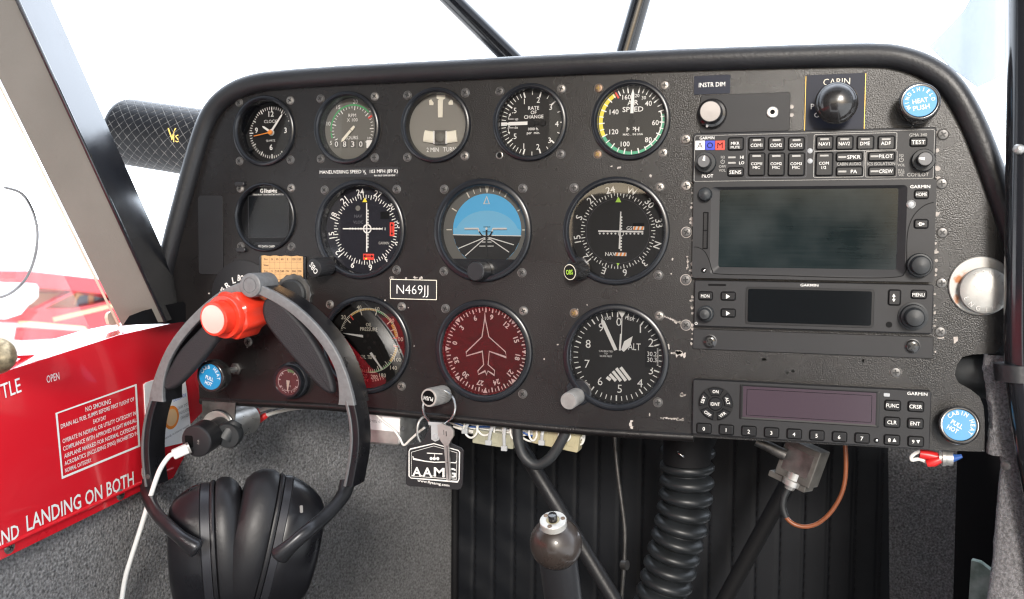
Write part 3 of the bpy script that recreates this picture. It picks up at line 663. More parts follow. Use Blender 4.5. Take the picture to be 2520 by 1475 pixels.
fluted_knob(root, lc('cdi1', at('a', 905, 1377, 3)), lc('cdi1', at('a', 800, 1394, 20)), 7.8, 'knob_black', 'knob_black', 'OBS', 'white_print', rot=232)
root, p, d = gauge('course_indicator', 'course indicator with compass letters, lime OBS knob and striped flags', 'gauge', 'cdi2', 'dial_charcoal', 7, group=BIG, rin=.885, screws=((-1, 1), (1, 1), (1, -1)))
mk_ = MB(); h = d+.15
rose(mk_, 251.0, 31.6, 25.4, 28.4, 5.0, ['N', '3', '6', 'E', '12', '15', 'S', '21', '24', 'W', '30', '33'], h)
mk_.poly([p('b', 1095, 892), p('b', 1116, 930), p('b', 1074, 930)], h+.1, 'lime_print'); mk_.poly([p('b', 1093, 1378), p('b', 1082, 1358), p('b', 1104, 1358)], h+.1, 'lime_print')
mk_.text('GS', *p('b', 1172, 1112), h, 2.6, 'white_print', bold=.01); mk_.text('NAV', *p('b', 1040, 1294), h, 2.8, 'white_print', bold=.01); mk_.text('BENDIX/KING', *p('b', 1155, 1490), h, 2.0, 'white_print', w=17, bold=.012)
c = p('b', 1113, 1150)
for i in range(1, 6):
    for s_ in (-1, 1): mk_.disc(.75, h, 'white_print', (c[0]+s_*(1.2+i*3.0), c[1]), 10); mk_.disc(.75, h, 'white_print', (c[0]+.2, c[1]+s_*(1.2+i*2.2)), 10)
mk_.arc(0, 360, 1.7, 2.2, h, 'white_print', c, 20); mk_.arc(0, 360, 24.2, 24.35, h, 'faint_print'); mk_.build('markings', root)
mb = MB(); mb.prism([p('b', *x, 1) for x in ((1108, 996), (1116, 996), (1109, 1258), (1097, 1258))], d+1, d+1.3, 'white_print'); mb.build('needle', root)
mb = MB(); mb.prism([p('b', *x, 1) for x in ((955, 1127), (1271, 1131), (1271, 1143), (955, 1139))], d+1.6, d+1.9, 'white_print'); mb.build('needle', root)
for u, v in ((1236, 1112), (1112, 1296)):
    mb = MB(); x, z = p('b', u, v, .4); mb.rbox(x-4.2, z-1.3, x+4.2, z+1.3, d+.1, d+.3, .2, 'white_print', .05)
    for i in range(3): a = x-4.0+i*2.9; mb.poly([(a, z-1.25), (a+1.4, z-1.25), (a+2.2, z+1.25), (a+.8, z+1.25)], d+.45, 'orange_print')
    mb.build('warning_flag', root)
mb = MB(); x, z = p('b', 1236, 1090, .2); mb.rbox(x-4.2, z-1.4, x+4.2, z+1.4, d, d+.15, .2, 'recess_black', .03); mb.build('flag_window', root)
kb = fluted_knob(root, lc('cdi2', at('b', 850, 1405, 3)), lc('cdi2', at('b', 754, 1421, 17)), 6.7, 'knob_gloss', 'cream_print')
mb = MB(); b_ = Vector(lc('cdi2', at('b', 850, 1405, 3))); t_ = Vector(lc('cdi2', at('b', 754, 1421, 17))); M = axis_matrix(b_, t_-b_); L_ = (t_-b_).length; mb.lathe([(5.3, L_+.2), (.02, L_+.25)], 'dial_black', seg=28, M=M); mb.text('OBS', 0, 0, L_+.5, 3.4, 'lime_print', bold=.012, M=M, w=6.6, rot=-4); kc = mb.build('knob_cap', None); kc.parent = kb
mb = MB(); mb.lathe([(9, 0), (9, 2.6), (8, 3.0)], 'bezel_black', (-28.5, -28.5), 30); mb.build('knob_lug', root)
# --- attitude indicator
root, p, d = gauge('attitude_indicator', 'artificial horizon with sky blue upper half and black knob below', 'gauge', 'ai', 'dial_gray', 5, group=BIG, rin=.86, bodies=['screw_dark']*4)
Pq = lambda u, v, dh=0: p('P', u, v, dh)
mk_ = MB(); h = d+.12; c0 = Pq(1198, 566)
mk_.disc(28.3, h, 'sky_print', c0, 64)
mk_.poly([Pq(1115, 578)]+[(c0[0]+28.3*math.cos(R_(t)), c0[1]+28.3*math.sin(R_(t))) for t in (205, 220, 235, 250, 265, 280, 295, 310, 325, 340)]+[Pq(1283, 581)], h+.1, 'dial_charcoal')
mk_.poly([(c0[0]+27.6*math.cos(R_(t)), c0[1]+27.6*math.sin(R_(t))) for t in range(-12, 3, 3)]+[(c0[0]+27*math.cos(R_(t)), c0[1]-6+21*math.sin(R_(t))) for t in range(20, 161, 5)]+[(c0[0]-27.6*math.cos(R_(t)), c0[1]+27.6*math.sin(R_(t))) for t in range(3, -13, -3)], h+.06, 'sky_print_pale')
mk_.line([Pq(1115, 578), Pq(1283, 581)], .7, h+.2, 'white_print')
for u, v in ((1128, 612), (1145, 630), (1265, 603), (1253, 621)): mk_.line([Pq(1198, 583), Pq(u, v)], .75, h+.22, 'white_print')
for a_ in ((1186, 596, 1210, 596), (1180, 606, 1215, 606), (1190, 590, 1206, 590)): mk_.line([Pq(a_[0], a_[1]), Pq(a_[2], a_[3])], .6, h+.22, 'white_print')
mk_.line([Pq(1190, 559), Pq(1207, 559)], .5, h+.2, 'dial_black'); mk_.line([Pq(1188, 571), Pq(1209, 571)], .5, h+.2, 'dial_black')
for a_, w_ in ((-90, .8), (-60, .9), (-30, 1.0), (-20, .6), (-10, .6), (10, .6), (20, .6), (30, 1.0), (60, .9), (90, .8)): mk_.tick(a_, 29.2 if abs(a_) >= 30 else 30, 33.8, w_, h+.1, 'cream_print', c0)
mk_.poly([(c0[0]-2, c0[1]+34.5), (c0[0]+2, c0[1]+34.5), (c0[0]+.4, c0[1]+29), (c0[0]-.4, c0[1]+29)], h+.12, 'cream_print')
mk_.line([Pq(1198, 484), Pq(1204.5, 502), Pq(1191, 502)], .6, h+.15, 'cream_print', closed=True)
mk_.build('horizon_card', root)
mb = MB()
for s_ in (((1143, 563), (1177, 563), (1179, 570)), ((1247, 563), (1213, 563), (1211, 570))): mb.line([Pq(*x, 2) for x in s_], 1.3, d+2, 'white_print')
mb.disc(1.0, d+2.05, 'white_print', Pq(1197, 563, 2), 14)
mb.line([Pq(*x, 2) for x in ((1179, 570), (1186, 580), (1197, 584), (1206, 580), (1211, 570))], 1.0, d+1.98, 'dial_black'); mb.prism([Pq(*x, 2) for x in ((1195, 566), (1199, 566), (1199, 636), (1194, 636))], d+1.5, d+1.9, 'dial_charcoal'); mb.build('aeroplane_symbol', root)
mb = MB(); y0 = Pq(1198, 636)[1]; mb.poly([(34.6*math.cos(R_(t)), 34.6*math.sin(R_(t))) for t in range(0, 360, 4) if 34.6*math.sin(R_(t)) < y0+1], d+2.4, 'bezel_black'); mb.build('lower_mask', root)
mb = MB(); b_ = Vector(lc('ai', at('P', 1190, 668, 0))); t_ = Vector(lc('ai', at('P', 1169, 668, 13))); M = axis_matrix(b_, t_-b_); L_ = (t_-b_).length
mb.lathe([(7.0, 0), (7.4, 1), (7.4, L_-.8), (6.8, L_)], 'knob_black', seg=32, M=M); mb.lathe([(7.45, L_-1.0), (7.45, L_-.7)], 'steel', seg=32, M=M, cap1=False); mb.build('knob', root)
# --- heading indicator
root, p, d = gauge('heading_indicator', 'heading dial with a white aeroplane outline, beside the hanging key ring', 'gauge', 'hdg', 'dial_charcoal', 5, group=BIG, rin=.86, screws=((-1, 1), (1, 1), (1, -1)), bodies=['screw_dark', 'screw_worn', 'screw_dark'])
mk_ = MB(); h = d+.12
for i in range(72): mk_.tick(i*5-80, 30.0 if i % 2 == 0 else 31.2, 33.6, 1.0 if i % 2 == 0 else .6, h, 'white_print')
for k_ in range(12): t = R_(k_*30-80); mk_.text(str(k_*3), 26.6*math.sin(t), 26.6*math.cos(t), h, 3.8, 'white_print', rot=k_*30-80, bold=.03)
mk_.build('compass_card', root)
mb = MB()
for a_ in range(45, 360, 45):
    t = R_(a_); e = Vector((math.sin(t), math.cos(t))); n_ = Vector((e.y, -e.x)); mb.poly([((e*33.9+n_*2.0).x, (e*33.9+n_*2.0).y), ((e*30.2).x, (e*30.2).y), ((e*33.9-n_*2.0).x, (e*33.9-n_*2.0).y)], d+.9, 'white_print')
pl = [(570, 355), (575, 430), (608, 590), (765, 732), (774, 785), (612, 728), (600, 855), (662, 910), (660, 955), (598, 915), (586, 952), (573, 915), (507, 948), (503, 915), (558, 855), (545, 728), (393, 772), (392, 735), (542, 590), (566, 430)]
mb.line([p('g', u, v, 1) for u, v in pl], .75, d+1.0, 'white_print', closed=True); mb.line([(0, 30), (0, 34)], .9, d+1.0, 'white_print'); mb.build('aeroplane_symbol', root)
M_b = Vector(lc('hdg', at('g', 185, 1135, 2))); M_t = Vector(lc('hdg', at('g', 35, 1170, 24)))
kb = fluted_knob(root, M_b, M_t, 7.4, 'knob_silver', 'knob_silver', n=34)
mb = MB(); M = axis_matrix(M_b, M_t-M_b); L_ = (M_t-M_b).length; mb.lathe([(5.7, L_+.2), (.02, L_+.22)], 'dial_black', seg=30, M=M); mb.arc(100, 260, 4.6, 5.0, L_+.3, 'white_print')
mb2 = MB(); mb2.lathe([(7.0, L_+.1), (5.7, L_+.15)], 'alu_bright', seg=30, M=M, cap1=False); mb2.lathe([(5.7, L_+.2), (.02, L_+.22)], 'recess_black', seg=30, M=M); mb2.text('PUSH', 0, -.6, L_+.45, 3.0, 'white_print', w=8.6, rot=184, bold=.01, M=M); kc = mb2.build('knob_cap', None); kc.parent = kb
# --- altimeter
root, p, d = gauge('altimeter', 'altimeter with striped window and pressure scale, worn silver knob at its rim', 'gauge', 'alt', 'dial_charcoal', 5, group=BIG, rin=.87, screws=((-1, 1), (1, 1), (1, -1)), bodies=['screw_rust', 'screw_worn', 'screw_dark'])
mk_ = MB(); h = d+.12
for i in range(50): mk_.tick(i*7.2, 30.3 if i % 5 else 29.6, 33.8, .6 if i % 5 else 1.0, h, 'white_print')
for s_, u, v in (('0', 1845, 447), ('2', 2151, 645), ('3', 2151, 908), ('4', 2046, 1031), ('5', 1853, 1084), ('6', 1667, 1012), ('7', 1543, 847), ('8', 1553, 657), ('9', 1676, 500)): mk_.text(s_, *p('g', u, v), h, 6.2, 'white_print', bold=-.004)
mk_.line([p('g', 2050, 475), p('g', 2050, 552)], .9, h, 'white_print')
mk_.text('ALT', *p('g', 1992, 684), h, 5.0, 'white_print', w=9.5); mk_.text('100', *p('g', 1742, 411), h, 2.5, 'white_print', rot=-8); mk_.text('FEET', *p('g', 1952, 418), h, 2.5, 'white_print', rot=14)
for s_, v in (('CALIBRATED', 727), ('TO', 750), ('20,000 FEET', 774)): mk_.text(s_, *p('g', 1722, v), h, 1.3, 'white_print')
for a_, b_ in (((1729, 974), (1766, 1001)), ((1758, 946), (1817, 1009)), ((1788, 917), (1864, 1011)), ((1820, 889), (1912, 1008)), ((1862, 880), (1953, 1000))):
    mk_.line([p('g', *a_), p('g', *b_)], 2.3, h, 'white_print')
mk_.build('markings', root)
mb = MB(); x, z = p('g', 2160, 785); mb.rbox(x-5.2, z-7.8, x+5.2, z+7.8, d, d+.14, 1, 'dial_black', .03)
mb.text('30.2', *p('g', 2160, 753), d+.3, 3.3, 'white_print', w=7.0); mb.text('30.3', *p('g', 2160, 808), d+.3, 3.3, 'white_print', w=7.0)
for i in range(14): a, b = p('g', 2214, 705+i*12); mb.rbox(a-.6, b-.2, a+.6, b+.2, d+.2, d+.3, .1, 'white_print', .02)
mb.build('pressure_window', root)
mb = MB(); mb.prism([p('g', *x, 1.5) for x in ((1800, 722), (1830, 712), (1708, 440), (1680, 414), (1676, 452))], d+1.2, d+1.5, 'white_print'); mb.build('needle', root)
mb = MB(); mb.prism([p('g', *x, 2) for x in ((1845, 720), (1862, 720), (1874, 562), (1878, 405), (1915, 345), (1838, 345), (1870, 405), (1867, 562), (1856, 562))], d+1.8, d+2.1, 'white_print'); mb.build('needle', root)
mb = MB(); mb.prism([p('g', *x, 2) for x in ((1868, 712), (1893, 732), (1955, 672), (1978, 583), (1897, 632))], d+2.4, d+2.7, 'white_print'); mb.build('needle', root)
mb = MB(); b_ = Vector(lc('alt', at('g', 1450, 1150, 1))); t_ = Vector(lc('alt', at('g', 1363, 1203, 19))); M = axis_matrix(b_, t_-b_); L_ = (t_-b_).length
mb.lathe([(6.3, 0), (6.5, .6), (6.5, L_-.8), (6.1, L_)], 'knob_silver', seg=36, M=M); mb.build('knob', root)
mb = MB(); mb.lathe([(10, 0), (10, 2.2), (9.2, 2.6)], 'bezel_black', (-28, -28), 30); mb.build('knob_lug', root)
# --- oil gauge
root, p, d = gauge('oil_gauge', 'twin needle oil pressure and oil temperature gauge', 'gauge', 'oil', 'dial_black', 5, group=BIG, rin=.88, bodies=['screw_worn']*4)
mk_ = MB(); h = d+.12; c0 = p('s', 780, 745)
rr = 25.6
def op(v): return -83+(v/100)*166
mk_.arc(op(0), op(100), rr+.9, rr+1.2, h, 'cream_print', c0)
mk_.arc(op(27), op(60), rr-.6, rr+.9, h, 'amber_print', c0); mk_.arc(op(60), op(84), rr-.6, rr+.9, h, 'green_print', c0); mk_.arc(op(84), op(99), rr-1.6, rr+.9, h, 'amber_print', c0)
for v in range(0, 101, 2): mk_.tick(op(v), rr-2.6 if v % 10 == 0 and v < 30 else rr-.6, rr+.9, .38, h+.03, 'cream_print', c0)
for v in (0, 20, 40, 60, 80, 90): mk_.tick(op(v), rr-4, rr+.9, .7, h+.05, 'cream_print', c0)
for v in (26, 100): mk_.tick(op(v), rr-4, rr+.9, .9, h+.06, 'red_print', c0)
for s_, u, v in (('0', 436, 658), ('20', 494, 481), ('40', 671, 369), ('60', 875, 387), ('80', 1042, 518), ('100', 1130, 730)): mk_.text(s_, *p('s', u, v), h, 3.2, 'cream_print', w=None if s_ == '0' else len(s_)*2.1)
for s_, v in (('OIL', 565), ('PRESSURE', 617)): mk_.text(s_, *p('s', 781, v), h, 2.9, 'cream_print', w=5 if s_ == 'OIL' else 15.5)
def ot(v): return 97+v*166
mk_.arc(ot(0), ot(1), rr+.9, rr+1.2, h, 'cream_print', c0); mk_.arc(ot(.02), ot(.2), rr-1.2, rr+.9, h, 'amber_print', c0); mk_.arc(ot(.2), ot(.72), rr-.2, rr+.9, h, 'green_print', c0)
for i in range(41): mk_.tick(ot(i/40), rr-3.4 if i % 5 == 0 else rr-1.6, rr+.9, .6 if i % 5 == 0 else .4, h+.03, 'cream_print', c0)
for v in (0.01, .735): mk_.tick(ot(v), rr-3, rr+.9, .9, h+.06, 'red_print', c0)
for s_, u, v in (('40', 1120, 866), ('100', 1110, 962), ('140', 1062, 1055), ('180', 937, 1140), ('200', 842, 1157), ('220', 725, 1145), ('240', 605, 1110), ('300', 415, 793)): mk_.text(s_, *p('s', u, v), h, 3.2, 'cream_print', w=len(s_)*2.0)
mk_.text('OIL TEMP.', *p('s', 778, 932), h, 2.9, 'cream_print', w=14.5); mk_.arctext('U S GAUGE 26872', 33.0, 214, 157, h, 1.9, 'cream_print', c0, flip=True); mk_.build('markings', root)
mb = MB(); mb.prism([p('s', *x, 1.5) for x in ((714, 683), (716, 712), (480, 664), (480, 657))], d+1.2, d+1.5, 'white_print'); mb.build('needle', root)
mb = MB(); mb.prism([p('s', *x, 1.5) for x in ((788, 890), (812, 876), (938, 1075), (928, 1080))], d+1.2, d+1.5, 'white_print'); mb.build('needle', root)
mb = MB()
for u, v in ((770, 690), (848, 770), (735, 755), (785, 828)): x, z = p('s', u, v); mb.lathe([(1.5, d), (1.5, d+.5), (1.1, d+.7)], 'dial_charcoal', (x, z), 14)
mb.build('pivot', root)
# --- suction gauge
cx, cz = q('r', 1480, 90, 10); root = thing('suction_gauge', 'tiny round suction gauge showing a green arc, under the headphones arch', 'gauge', (cx, 0, cz))
mb = MB(); mb.lathe([(15.5, 0), (15.5, 5), (14.5, 6), (13.6, 6.2), (13.6, 11), (13.0, 12), (11.4, 12), (11.2, 9)], 'bezel_black', seg=44, cap1=False); mb.build('bezel', root)
mb = MB(); mb.disc(11.3, 9, 'dial_black', seg=40); mb.build('dial_face', root)
mb = MB()
for a_ in range(-120, 121, 40): mb.tick(a_, 7.6, 9.6, .8, 9.15, 'white_print')
mb.arc(-120, 120, 9.3, 9.7, 9.15, 'white_print'); mb.arc(-5, 35, 8.2, 10.4, 9.2, 'green_print'); mb.arctext('SUCTION', 8.6, 235, 125, 9.15, 2.3, 'white_print', flip=True); mb.text('hg.', 1.5, -3.4, 9.15, 1.4, 'white_print'); mb.text('4', -7, 5, 9.15, 1.8, 'white_print'); mb.text('5', 1.5, 8.2, 9.15, 1.6, 'white_print'); mb.build('markings', root)
mb = MB(); needle(mb, 184, -1, 7.6, 3.2, .6, .8, 9.9, 'cream_print'); mb.build('needle', root)
mb = MB(); mb.disc(11.4, 11.2, 'thick_glass', seg=40); mb.build('glass', root)
# ================================================================== RADIO STACK
def face(root, k, u0, v0, u1, v1, h, r=1.6, key='radio_black', h0=-1.5, bev=.7, name='faceplate'):
    (xa, za), (xb, zb) = q(k, u0, v0, h), q(k, u1, v1, h)
    mb = MB(); mb.rbox(xa, zb, xb, za, h0, h, r, key, bev); return mb.build(name, root)
def btn(root, k, u0, v0, u1, v1, hf, texts=(), led=None, r=1.2, up=1.3, key='button_black', name='button'):
    (xa, za), (xb, zb) = q(k, u0, v0, hf), q(k, u1, v1, hf); mb = MB()
    mb.rbox(xa-.65, zb-.65, xb+.65, za+.65, hf-.5, hf+.10, r+.6, 'recess_black', .05)
    mb.rbox(xa, zb, xb, za, hf, hf+up, r, key, .55)
    for s_, u, v, c, *w in texts:
        x, z = q(k, u, v, hf+up); mb.text(s_, x, z, hf+up+.12, c, 'white_print', w=w[0] if w else None, bold=.004)
    if led:
        (a, b), (c, d_) = q(k, led[0], led[1], hf+up), q(k, led[2], led[3], hf+up); mb.rbox(a, d_, c, b, hf+up, hf+up+.12, .2, 'dim_print', .05)
    return mb.build(name, root, recenter=True)
def knob(root, k, u, v, hf, prof, key, name='knob', seg=40, extra=None):
    x, z = q(k, u, v, hf+prof[-1][1]); mb = MB(); mb.lathe([(r, hf+h) for r, h in prof], key, (x, z), seg)
    if extra: extra(mb, x, z)
    return mb.build(name, root, origin=(x, -hf, z))
# --- audio panel
root = thing('audio_panel', 'slim black audio selector panel with COM and NAV buttons, topmost in the radio stack', 'radio'); HF = 6.0
face(root, 'c', 165, 797, 2340, 1222, HF, 2)
mk_ = MB(); h = HF+.15
def fr(k, u0, v0, u1, v1, w=.35, key='dim_print', hh=None):
    (xa, za), (xb, zb) = q(k, u0, v0, HF), q(k, u1, v1, HF); mk_.frame(xa, zb, xb, za, w, hh or h, key, 1.2)
fr('c', 178, 818, 2325, 1205, .3, 'dim_print'); fr('c', 645, 826, 1180, 1192, .22, 'faint_print'); fr('c', 1250, 806, 1996, 946, .4, 'dim_print'); fr('c', 1250, 956, 1700, 1190, .35, 'dim_print', h+.02); fr('c', 1716, 956, 1996, 1190, .45, 'steel_dull', h+.02)
for s_, u, v, c, w, kk in (('GARMIN', 288, 838, 2.0, 10.4, 'white_print'), ('PILOT', 293, 1180, 2.2, 8.0, 'white_print'), ('HI', 602, 1012, 2.0, None, 'white_print'), ('LO', 600, 1062, 2.0, None, 'white_print'), ('SQ', 430, 1010, 1.6, None, 'dim_print'), ('OFF/', 428, 1095, 1.7, None, 'dim_print'), ('VOL', 425, 1130, 1.7, None, 'dim_print'),
    ('CABIN AUDIO', 1566, 1072, 2.0, 15.6, 'dim_print'), ('ICS ISOLATION', 1856, 1070, 2.0, 17.6, 'dim_print'), ('GMA 340', 2188, 810, 2.0, 11.0, 'dim_print'), ('SQ', 2037, 994, 1.6, None, 'dim_print'), ('VOL', 2037, 1082, 1.7, None, 'dim_print'), ('PULL', 2036, 1128, 1.4, 4.0, 'dim_print'), ('PASS', 2036, 1150, 1.4, 4.0, 'dim_print'), ('VOL', 2036, 1172, 1.4, 3.4, 'dim_print'), ('COPILOT', 2186, 1168, 2.3, 13.4, 'dim_print')):
    x, z = q('c', u, v, HF); mk_.text(s_, x, z, h, c, kk, w=w, bold=.008)
for u, v in ((512, 1013), (512, 1062)): x, z = q('c', u, v, HF); mk_.rbox(x-2.6, z-.6, x+2.6, z+.6, HF, h, .2, 'dim_print', .02)
for u, v in ((429, 1052), (2037, 1035)): x, z = q('c', u, v, HF); mk_.arc(30, 330, 1.1, 1.5, h, 'dim_print', (x, z), 14); mk_.line([(x, z), (x, z+2.2)], .3, h, 'dim_print')
mk_.build('markings', root)
for i, (s_, kk, ik) in enumerate((('A', 'smoke_white', 'radio_dark'), ('O', 'blue_print', 'recess_black'), ('M', 'red_print', 'recess_black'))):
    (xa, za), (xb, zb) = q('c', 184+i*90, 864, HF), q('c', 268+i*90, 946, HF); mb = MB(); mb.rbox(xa, zb, xb, za, HF-.3, HF+.5, .2, kk, .15); mb.text(s_, (xa+xb)/2, (za+zb)/2, HF+.65, 4.0, ik); mb.build('marker_lamp', root)
btn(root, 'c', 482, 840, 612, 945, HF, (('MKR', 542, 886, 2.0), ('MUTE', 543, 922, 1.7)))
btn(root, 'c', 478, 1110, 612, 1180, HF, (('SENS', 543, 1146, 2.4, 8.2),)); btn(root, 'c', 2118, 840, 2262, 910, HF, (('TEST', 2190, 876, 2.5, 8.4),))
for s_, u in (('COM1', 733), ('COM2', 910), ('COM3', 1090)):
    btn(root, 'c', u-66, 838, u+70, 946, HF, ((s_, u, 904, 2.3, 7.9),), (u-32, 850, u+40, 865)); btn(root, 'c', u-66, 978, u+70, 1176, HF, ((s_, u, 1070, 1.9, 7.6), ('MIC', u, 1104, 1.9, 5.0)), (u-36, 992, u+40, 1008))
for s_, u, v in (('NAV1', 1343, 892), ('NAV2', 1524, 889), ('DME', 1710, 888), ('ADF', 1898, 886)): btn(root, 'c', u-68, 826, u+74, 940, HF, ((s_, u, v, 2.3, 7.2 if len(s_) == 4 else 6.2),), (u-36, 842, u+42, 856))
btn(root, 'c', 1272, 972, 1414, 1176, HF, (('COM', 1340, 1066, 2.0), ('1/2', 1339, 1104, 2.0)), (1304, 990, 1382, 1004))
for s_, u, v, u0, v0, u1, v1 in (('SPKR', 1610, 1010, 1454, 974, 1684, 1046), ('PA', 1610, 1140, 1454, 1102, 1684, 1178), ('PILOT', 1898, 1003, 1744, 970, 1974, 1042), ('CREW', 1898, 1138, 1744, 1102, 1974, 1178)):
    btn(root, 'c', u0, v0, u1, v1, HF, ((s_, u, v, 2.4, 8.6 if len(s_) > 2 else 4.0),), (u0+16, v-8, u0+88, v+8))
def pointer(a, r0, r1, h, w=1.2):
    return lambda mb, x, z: mb.tick(a, r0, r1, w, h, 'white_print', (x, z), .5)
for u, v, a in ((245, 1040, 8), (2205, 1020, -85)):
    x, z = q('c', u, v, HF+14); xb, zb = q('c', u+30, v+20, HF+2); mb = MB()
    for r_, h0, h1, kk in ((7.6, 0, 5, 'rubber_black'), (4.9, 5, 14, 'knob_black')):
        M = None; n_ = 26; cx_, cz_ = xb+(x-xb)*.0, zb
        def rg(rr, hh, fl=.04): return [(cx_+rr*(1-fl*(i % 2))*math.cos(i*math.pi/n_), -hh, cz_+rr*(1-fl*(i % 2))*math.sin(i*math.pi/n_)) for i in range(2*n_)]
        mb.rings([rg(r_, HF+h0), rg(r_, HF+h1-.8), rg(r_-.6, HF+h1, 0)], kk)
    mb.disc(4.0, HF+14.1, 'cap_gray', (cx_, cz_), 28); mb.tick(a, .4, 3.9, 2.0, HF+14.2, 'white_print', (cx_, cz_), .8); mb.build('volume_knob', root, origin=(cx_, -HF, cz_))
for u, v in ((1215, 955), (1215, 1046)): x, z = q('c', u, v, HF); mb = MB(); mb.lathe([(1.8, HF), (1.8, HF+.6), (1.2, HF+1), (.02, HF+1.1)], 'clear_plastic', (x, z), 18); mb.build('photocell', root)
# --- navigator
root = thing('navigator', 'touch screen navigator with a large smudged dark display and HOME button', 'radio'); HF = 6.5
(xa, za), (xb, zb) = q('d', 135, 50, HF), q('d', 1866, 775, HF); (sa, sc_), (sb, sd_) = q('d', 330, 112, HF-2), q('d', 1590, 679, HF-2)
(oa, oc), (ob_, od) = q('d', 262, 88, HF), q('d', 1658, 738, HF)
def rrect(x0, z0, x1, z1, r, n=5):
    return [(cx+r*math.cos(R_(a0+k*90/(n-1))), cz+r*math.sin(R_(a0+k*90/(n-1)))) for cx, cz, a0 in ((x1-r, z1-r, 0), (x0+r, z1-r, 90), (x0+r, z0+r, 180), (x1-r, z0+r, 270)) for k in range(n)]
mb = MB(); plate(rrect(xa, zb, xb, za, 2), [rrect(oa, od, ob_, oc, 2.5)], -1.5, HF, 'radio_black', mb)
O = rrect(oa, od, ob_, oc, 2.5); I = rrect(sa, sd_, sb, sc_, 1.5)
mb.rings([[(x, -HF, z) for x, z in O], [(x, -(HF-2.2), z) for x, z in I]], 'radio_black', True, False, False); mb.build('faceplate', root, sharp=25)
mb = MB(); mb.rbox(sa-.6, sd_-.6, sb+.6, sc_+.6, 0, HF-1.9, 1.5, 'screen_smudged', .15); mb.build('screen', root)
mk_ = MB(); h = HF+.12
x, z = q('d', 1770, 85, HF); mk_.text('GARMIN', x, z, h, 2.0, 'white_print', w=12.5, bold=.012)
mk_.line(smooth_path([q('d', *p, HF) for p in ((1868, 198), (1800, 222), (1730, 285), (1690, 370), (1675, 470), (1672, 640), (1660, 705), (1600, 738), (1300, 744), (700, 726), (320, 716), (270, 690), (248, 620), (215, 555), (170, 525), (136, 522))], 5), .55, h, 'recess_black'); mk_.build('markings', root)
btn(root, 'd', 1732, 113, 1826, 170, HF, (('HOME', 1780, 141, 2.2, 6.9),)); bb = btn(root, 'd', 1730, 325, 1824, 384, HF, (('D', 1776, 355, 2.3),))
mb = MB(); (x0, z0), (x1, z1) = q('d', 1752, 355, HF+1.3), q('d', 1800, 355, HF+1.3); mb.line([(x0, z0), (x1, z1)], .4, HF+1.45, 'white_print'); mb.poly([(x1+.4, z1), (x1-.9, z1+.8), (x1-.9, z1-.8)], HF+1.46, 'white_print'); aw = mb.build('arrow', None); aw.parent = bb; aw.location = -bb.location
knob(root, 'd', 212, 138, HF, [(4.9, 0), (4.9, 4), (4.2, 6), (2.6, 7.2), (.02, 7.6)], 'rubber_black')
knob(root, 'd', 1780, 655, HF, [(8.1, 0), (8.1, 5), (7.6, 6), (6.6, 6.2), (6.3, 12), (5.6, 13.4), (3.0, 14.4), (.02, 14.6)], 'rubber_black')
x, z = q('d', 1704, 213, HF); mb = MB(); mb.lathe([(2.9, HF), (2.9, HF+.5), (2.3, HF+.8)], 'steel', (x, z), 24, cap1=False); mb.lathe([(2.3, HF+.4), (1.6, HF+1), (.02, HF+1.2)], 'clear_plastic', (x, z), 24); mb.build('photocell', root)
(x0, z1), (x1, z0) = q('d', 203, 268, HF), q('d', 238, 537, HF); mb = MB(); mb.rbox(x0, z0, x1, z1, HF-.5, HF+.12, .5, 'recess_black', .05); mb.rbox(x0+.6, z0+.8, x1-1.0, (z0+z1)/2-.2, HF, HF+.8, .3, 'button_black', .2); mb.rbox(x0+.6, (z0+z1)/2+.2, x1-1.0, z1-.8, HF, HF+.8, .3, 'button_black', .2); mb.build('card_slot', root)
x, z = q('d', 207, 690, HF); mb = MB(); mb.lathe([(1.9, HF+.1), (.02, HF+.12)], 'recess_black', (x, z), 18); mb.lathe([(.7, HF+.1), (.02, HF+.3)], 'chrome', (x+.2, z-.2), 8); mb.build('fixing_hole', root)
# --- comm radio
root = thing('comm_radio', 'black radio with blank narrow display, MON and MENU keys, below the large touch screen', 'radio'); HF = 6.0
face(root, 'd', 141, 760, 1858, 1150, HF, 1.5)
(xa, za), (xb, zb) = q('d', 512, 808, HF), q('d', 1433, 1108, HF); mb = MB(); mb.rbox(xa, zb, xb, za, HF-.5, HF+.35, 2.2, 'radio_dark', .25); mb.build('display_bezel', root)
mb = MB(); mb.rbox(xa+1.6, zb+1.6, xb-1.6, za-1.4, HF, HF+.5, 1.4, 'screen_dark', .08); mb.build('display', root)
mk_ = MB(); h = HF+.12; x, z = q('d', 970, 797, HF); mk_.text('GARMIN', x, z, h, 1.8, 'white_print', w=12, bold=.008)
x, z = q('d', 153, 1073, HF); mk_.arc(30, 330, .75, 1.05, h, 'white_print', (x, z), 12); mk_.line([(x, z), (x, z+1.2)], .28, h, 'white_print'); mk_.build('markings', root)
btn(root, 'd', 174, 845, 268, 903, HF, (('MON', 218, 875, 2.2, 6.0),)); btn(root, 'd', 1708, 835, 1812, 893, HF, (('MENU', 1758, 866, 2.3, 7.6),))
def symbtn(k, u0, v0, u1, v1, polys):
    b_ = btn(root, k, u0, v0, u1, v1, HF); mb = MB()
    for p_ in polys: mb.poly([q(k, u, v, HF+1.3) for u, v in p_], HF+1.42, 'white_print')
    s_ = mb.build('symbol', None); s_.parent = b_; s_.location = -b_.location
for v in (877, 999): symbtn('d', 335, v-30, 433, v+28, [[(369, v-16), (398, v+1), (369, v+18)]])
symbtn('d', 1544, 832, 1624, 940, [[(1567, 880), (1580, 858), (1593, 880)], [(1567, 896), (1593, 896), (1580, 918)], [(1577, 878), (1583, 878), (1583, 898), (1577, 898)]])
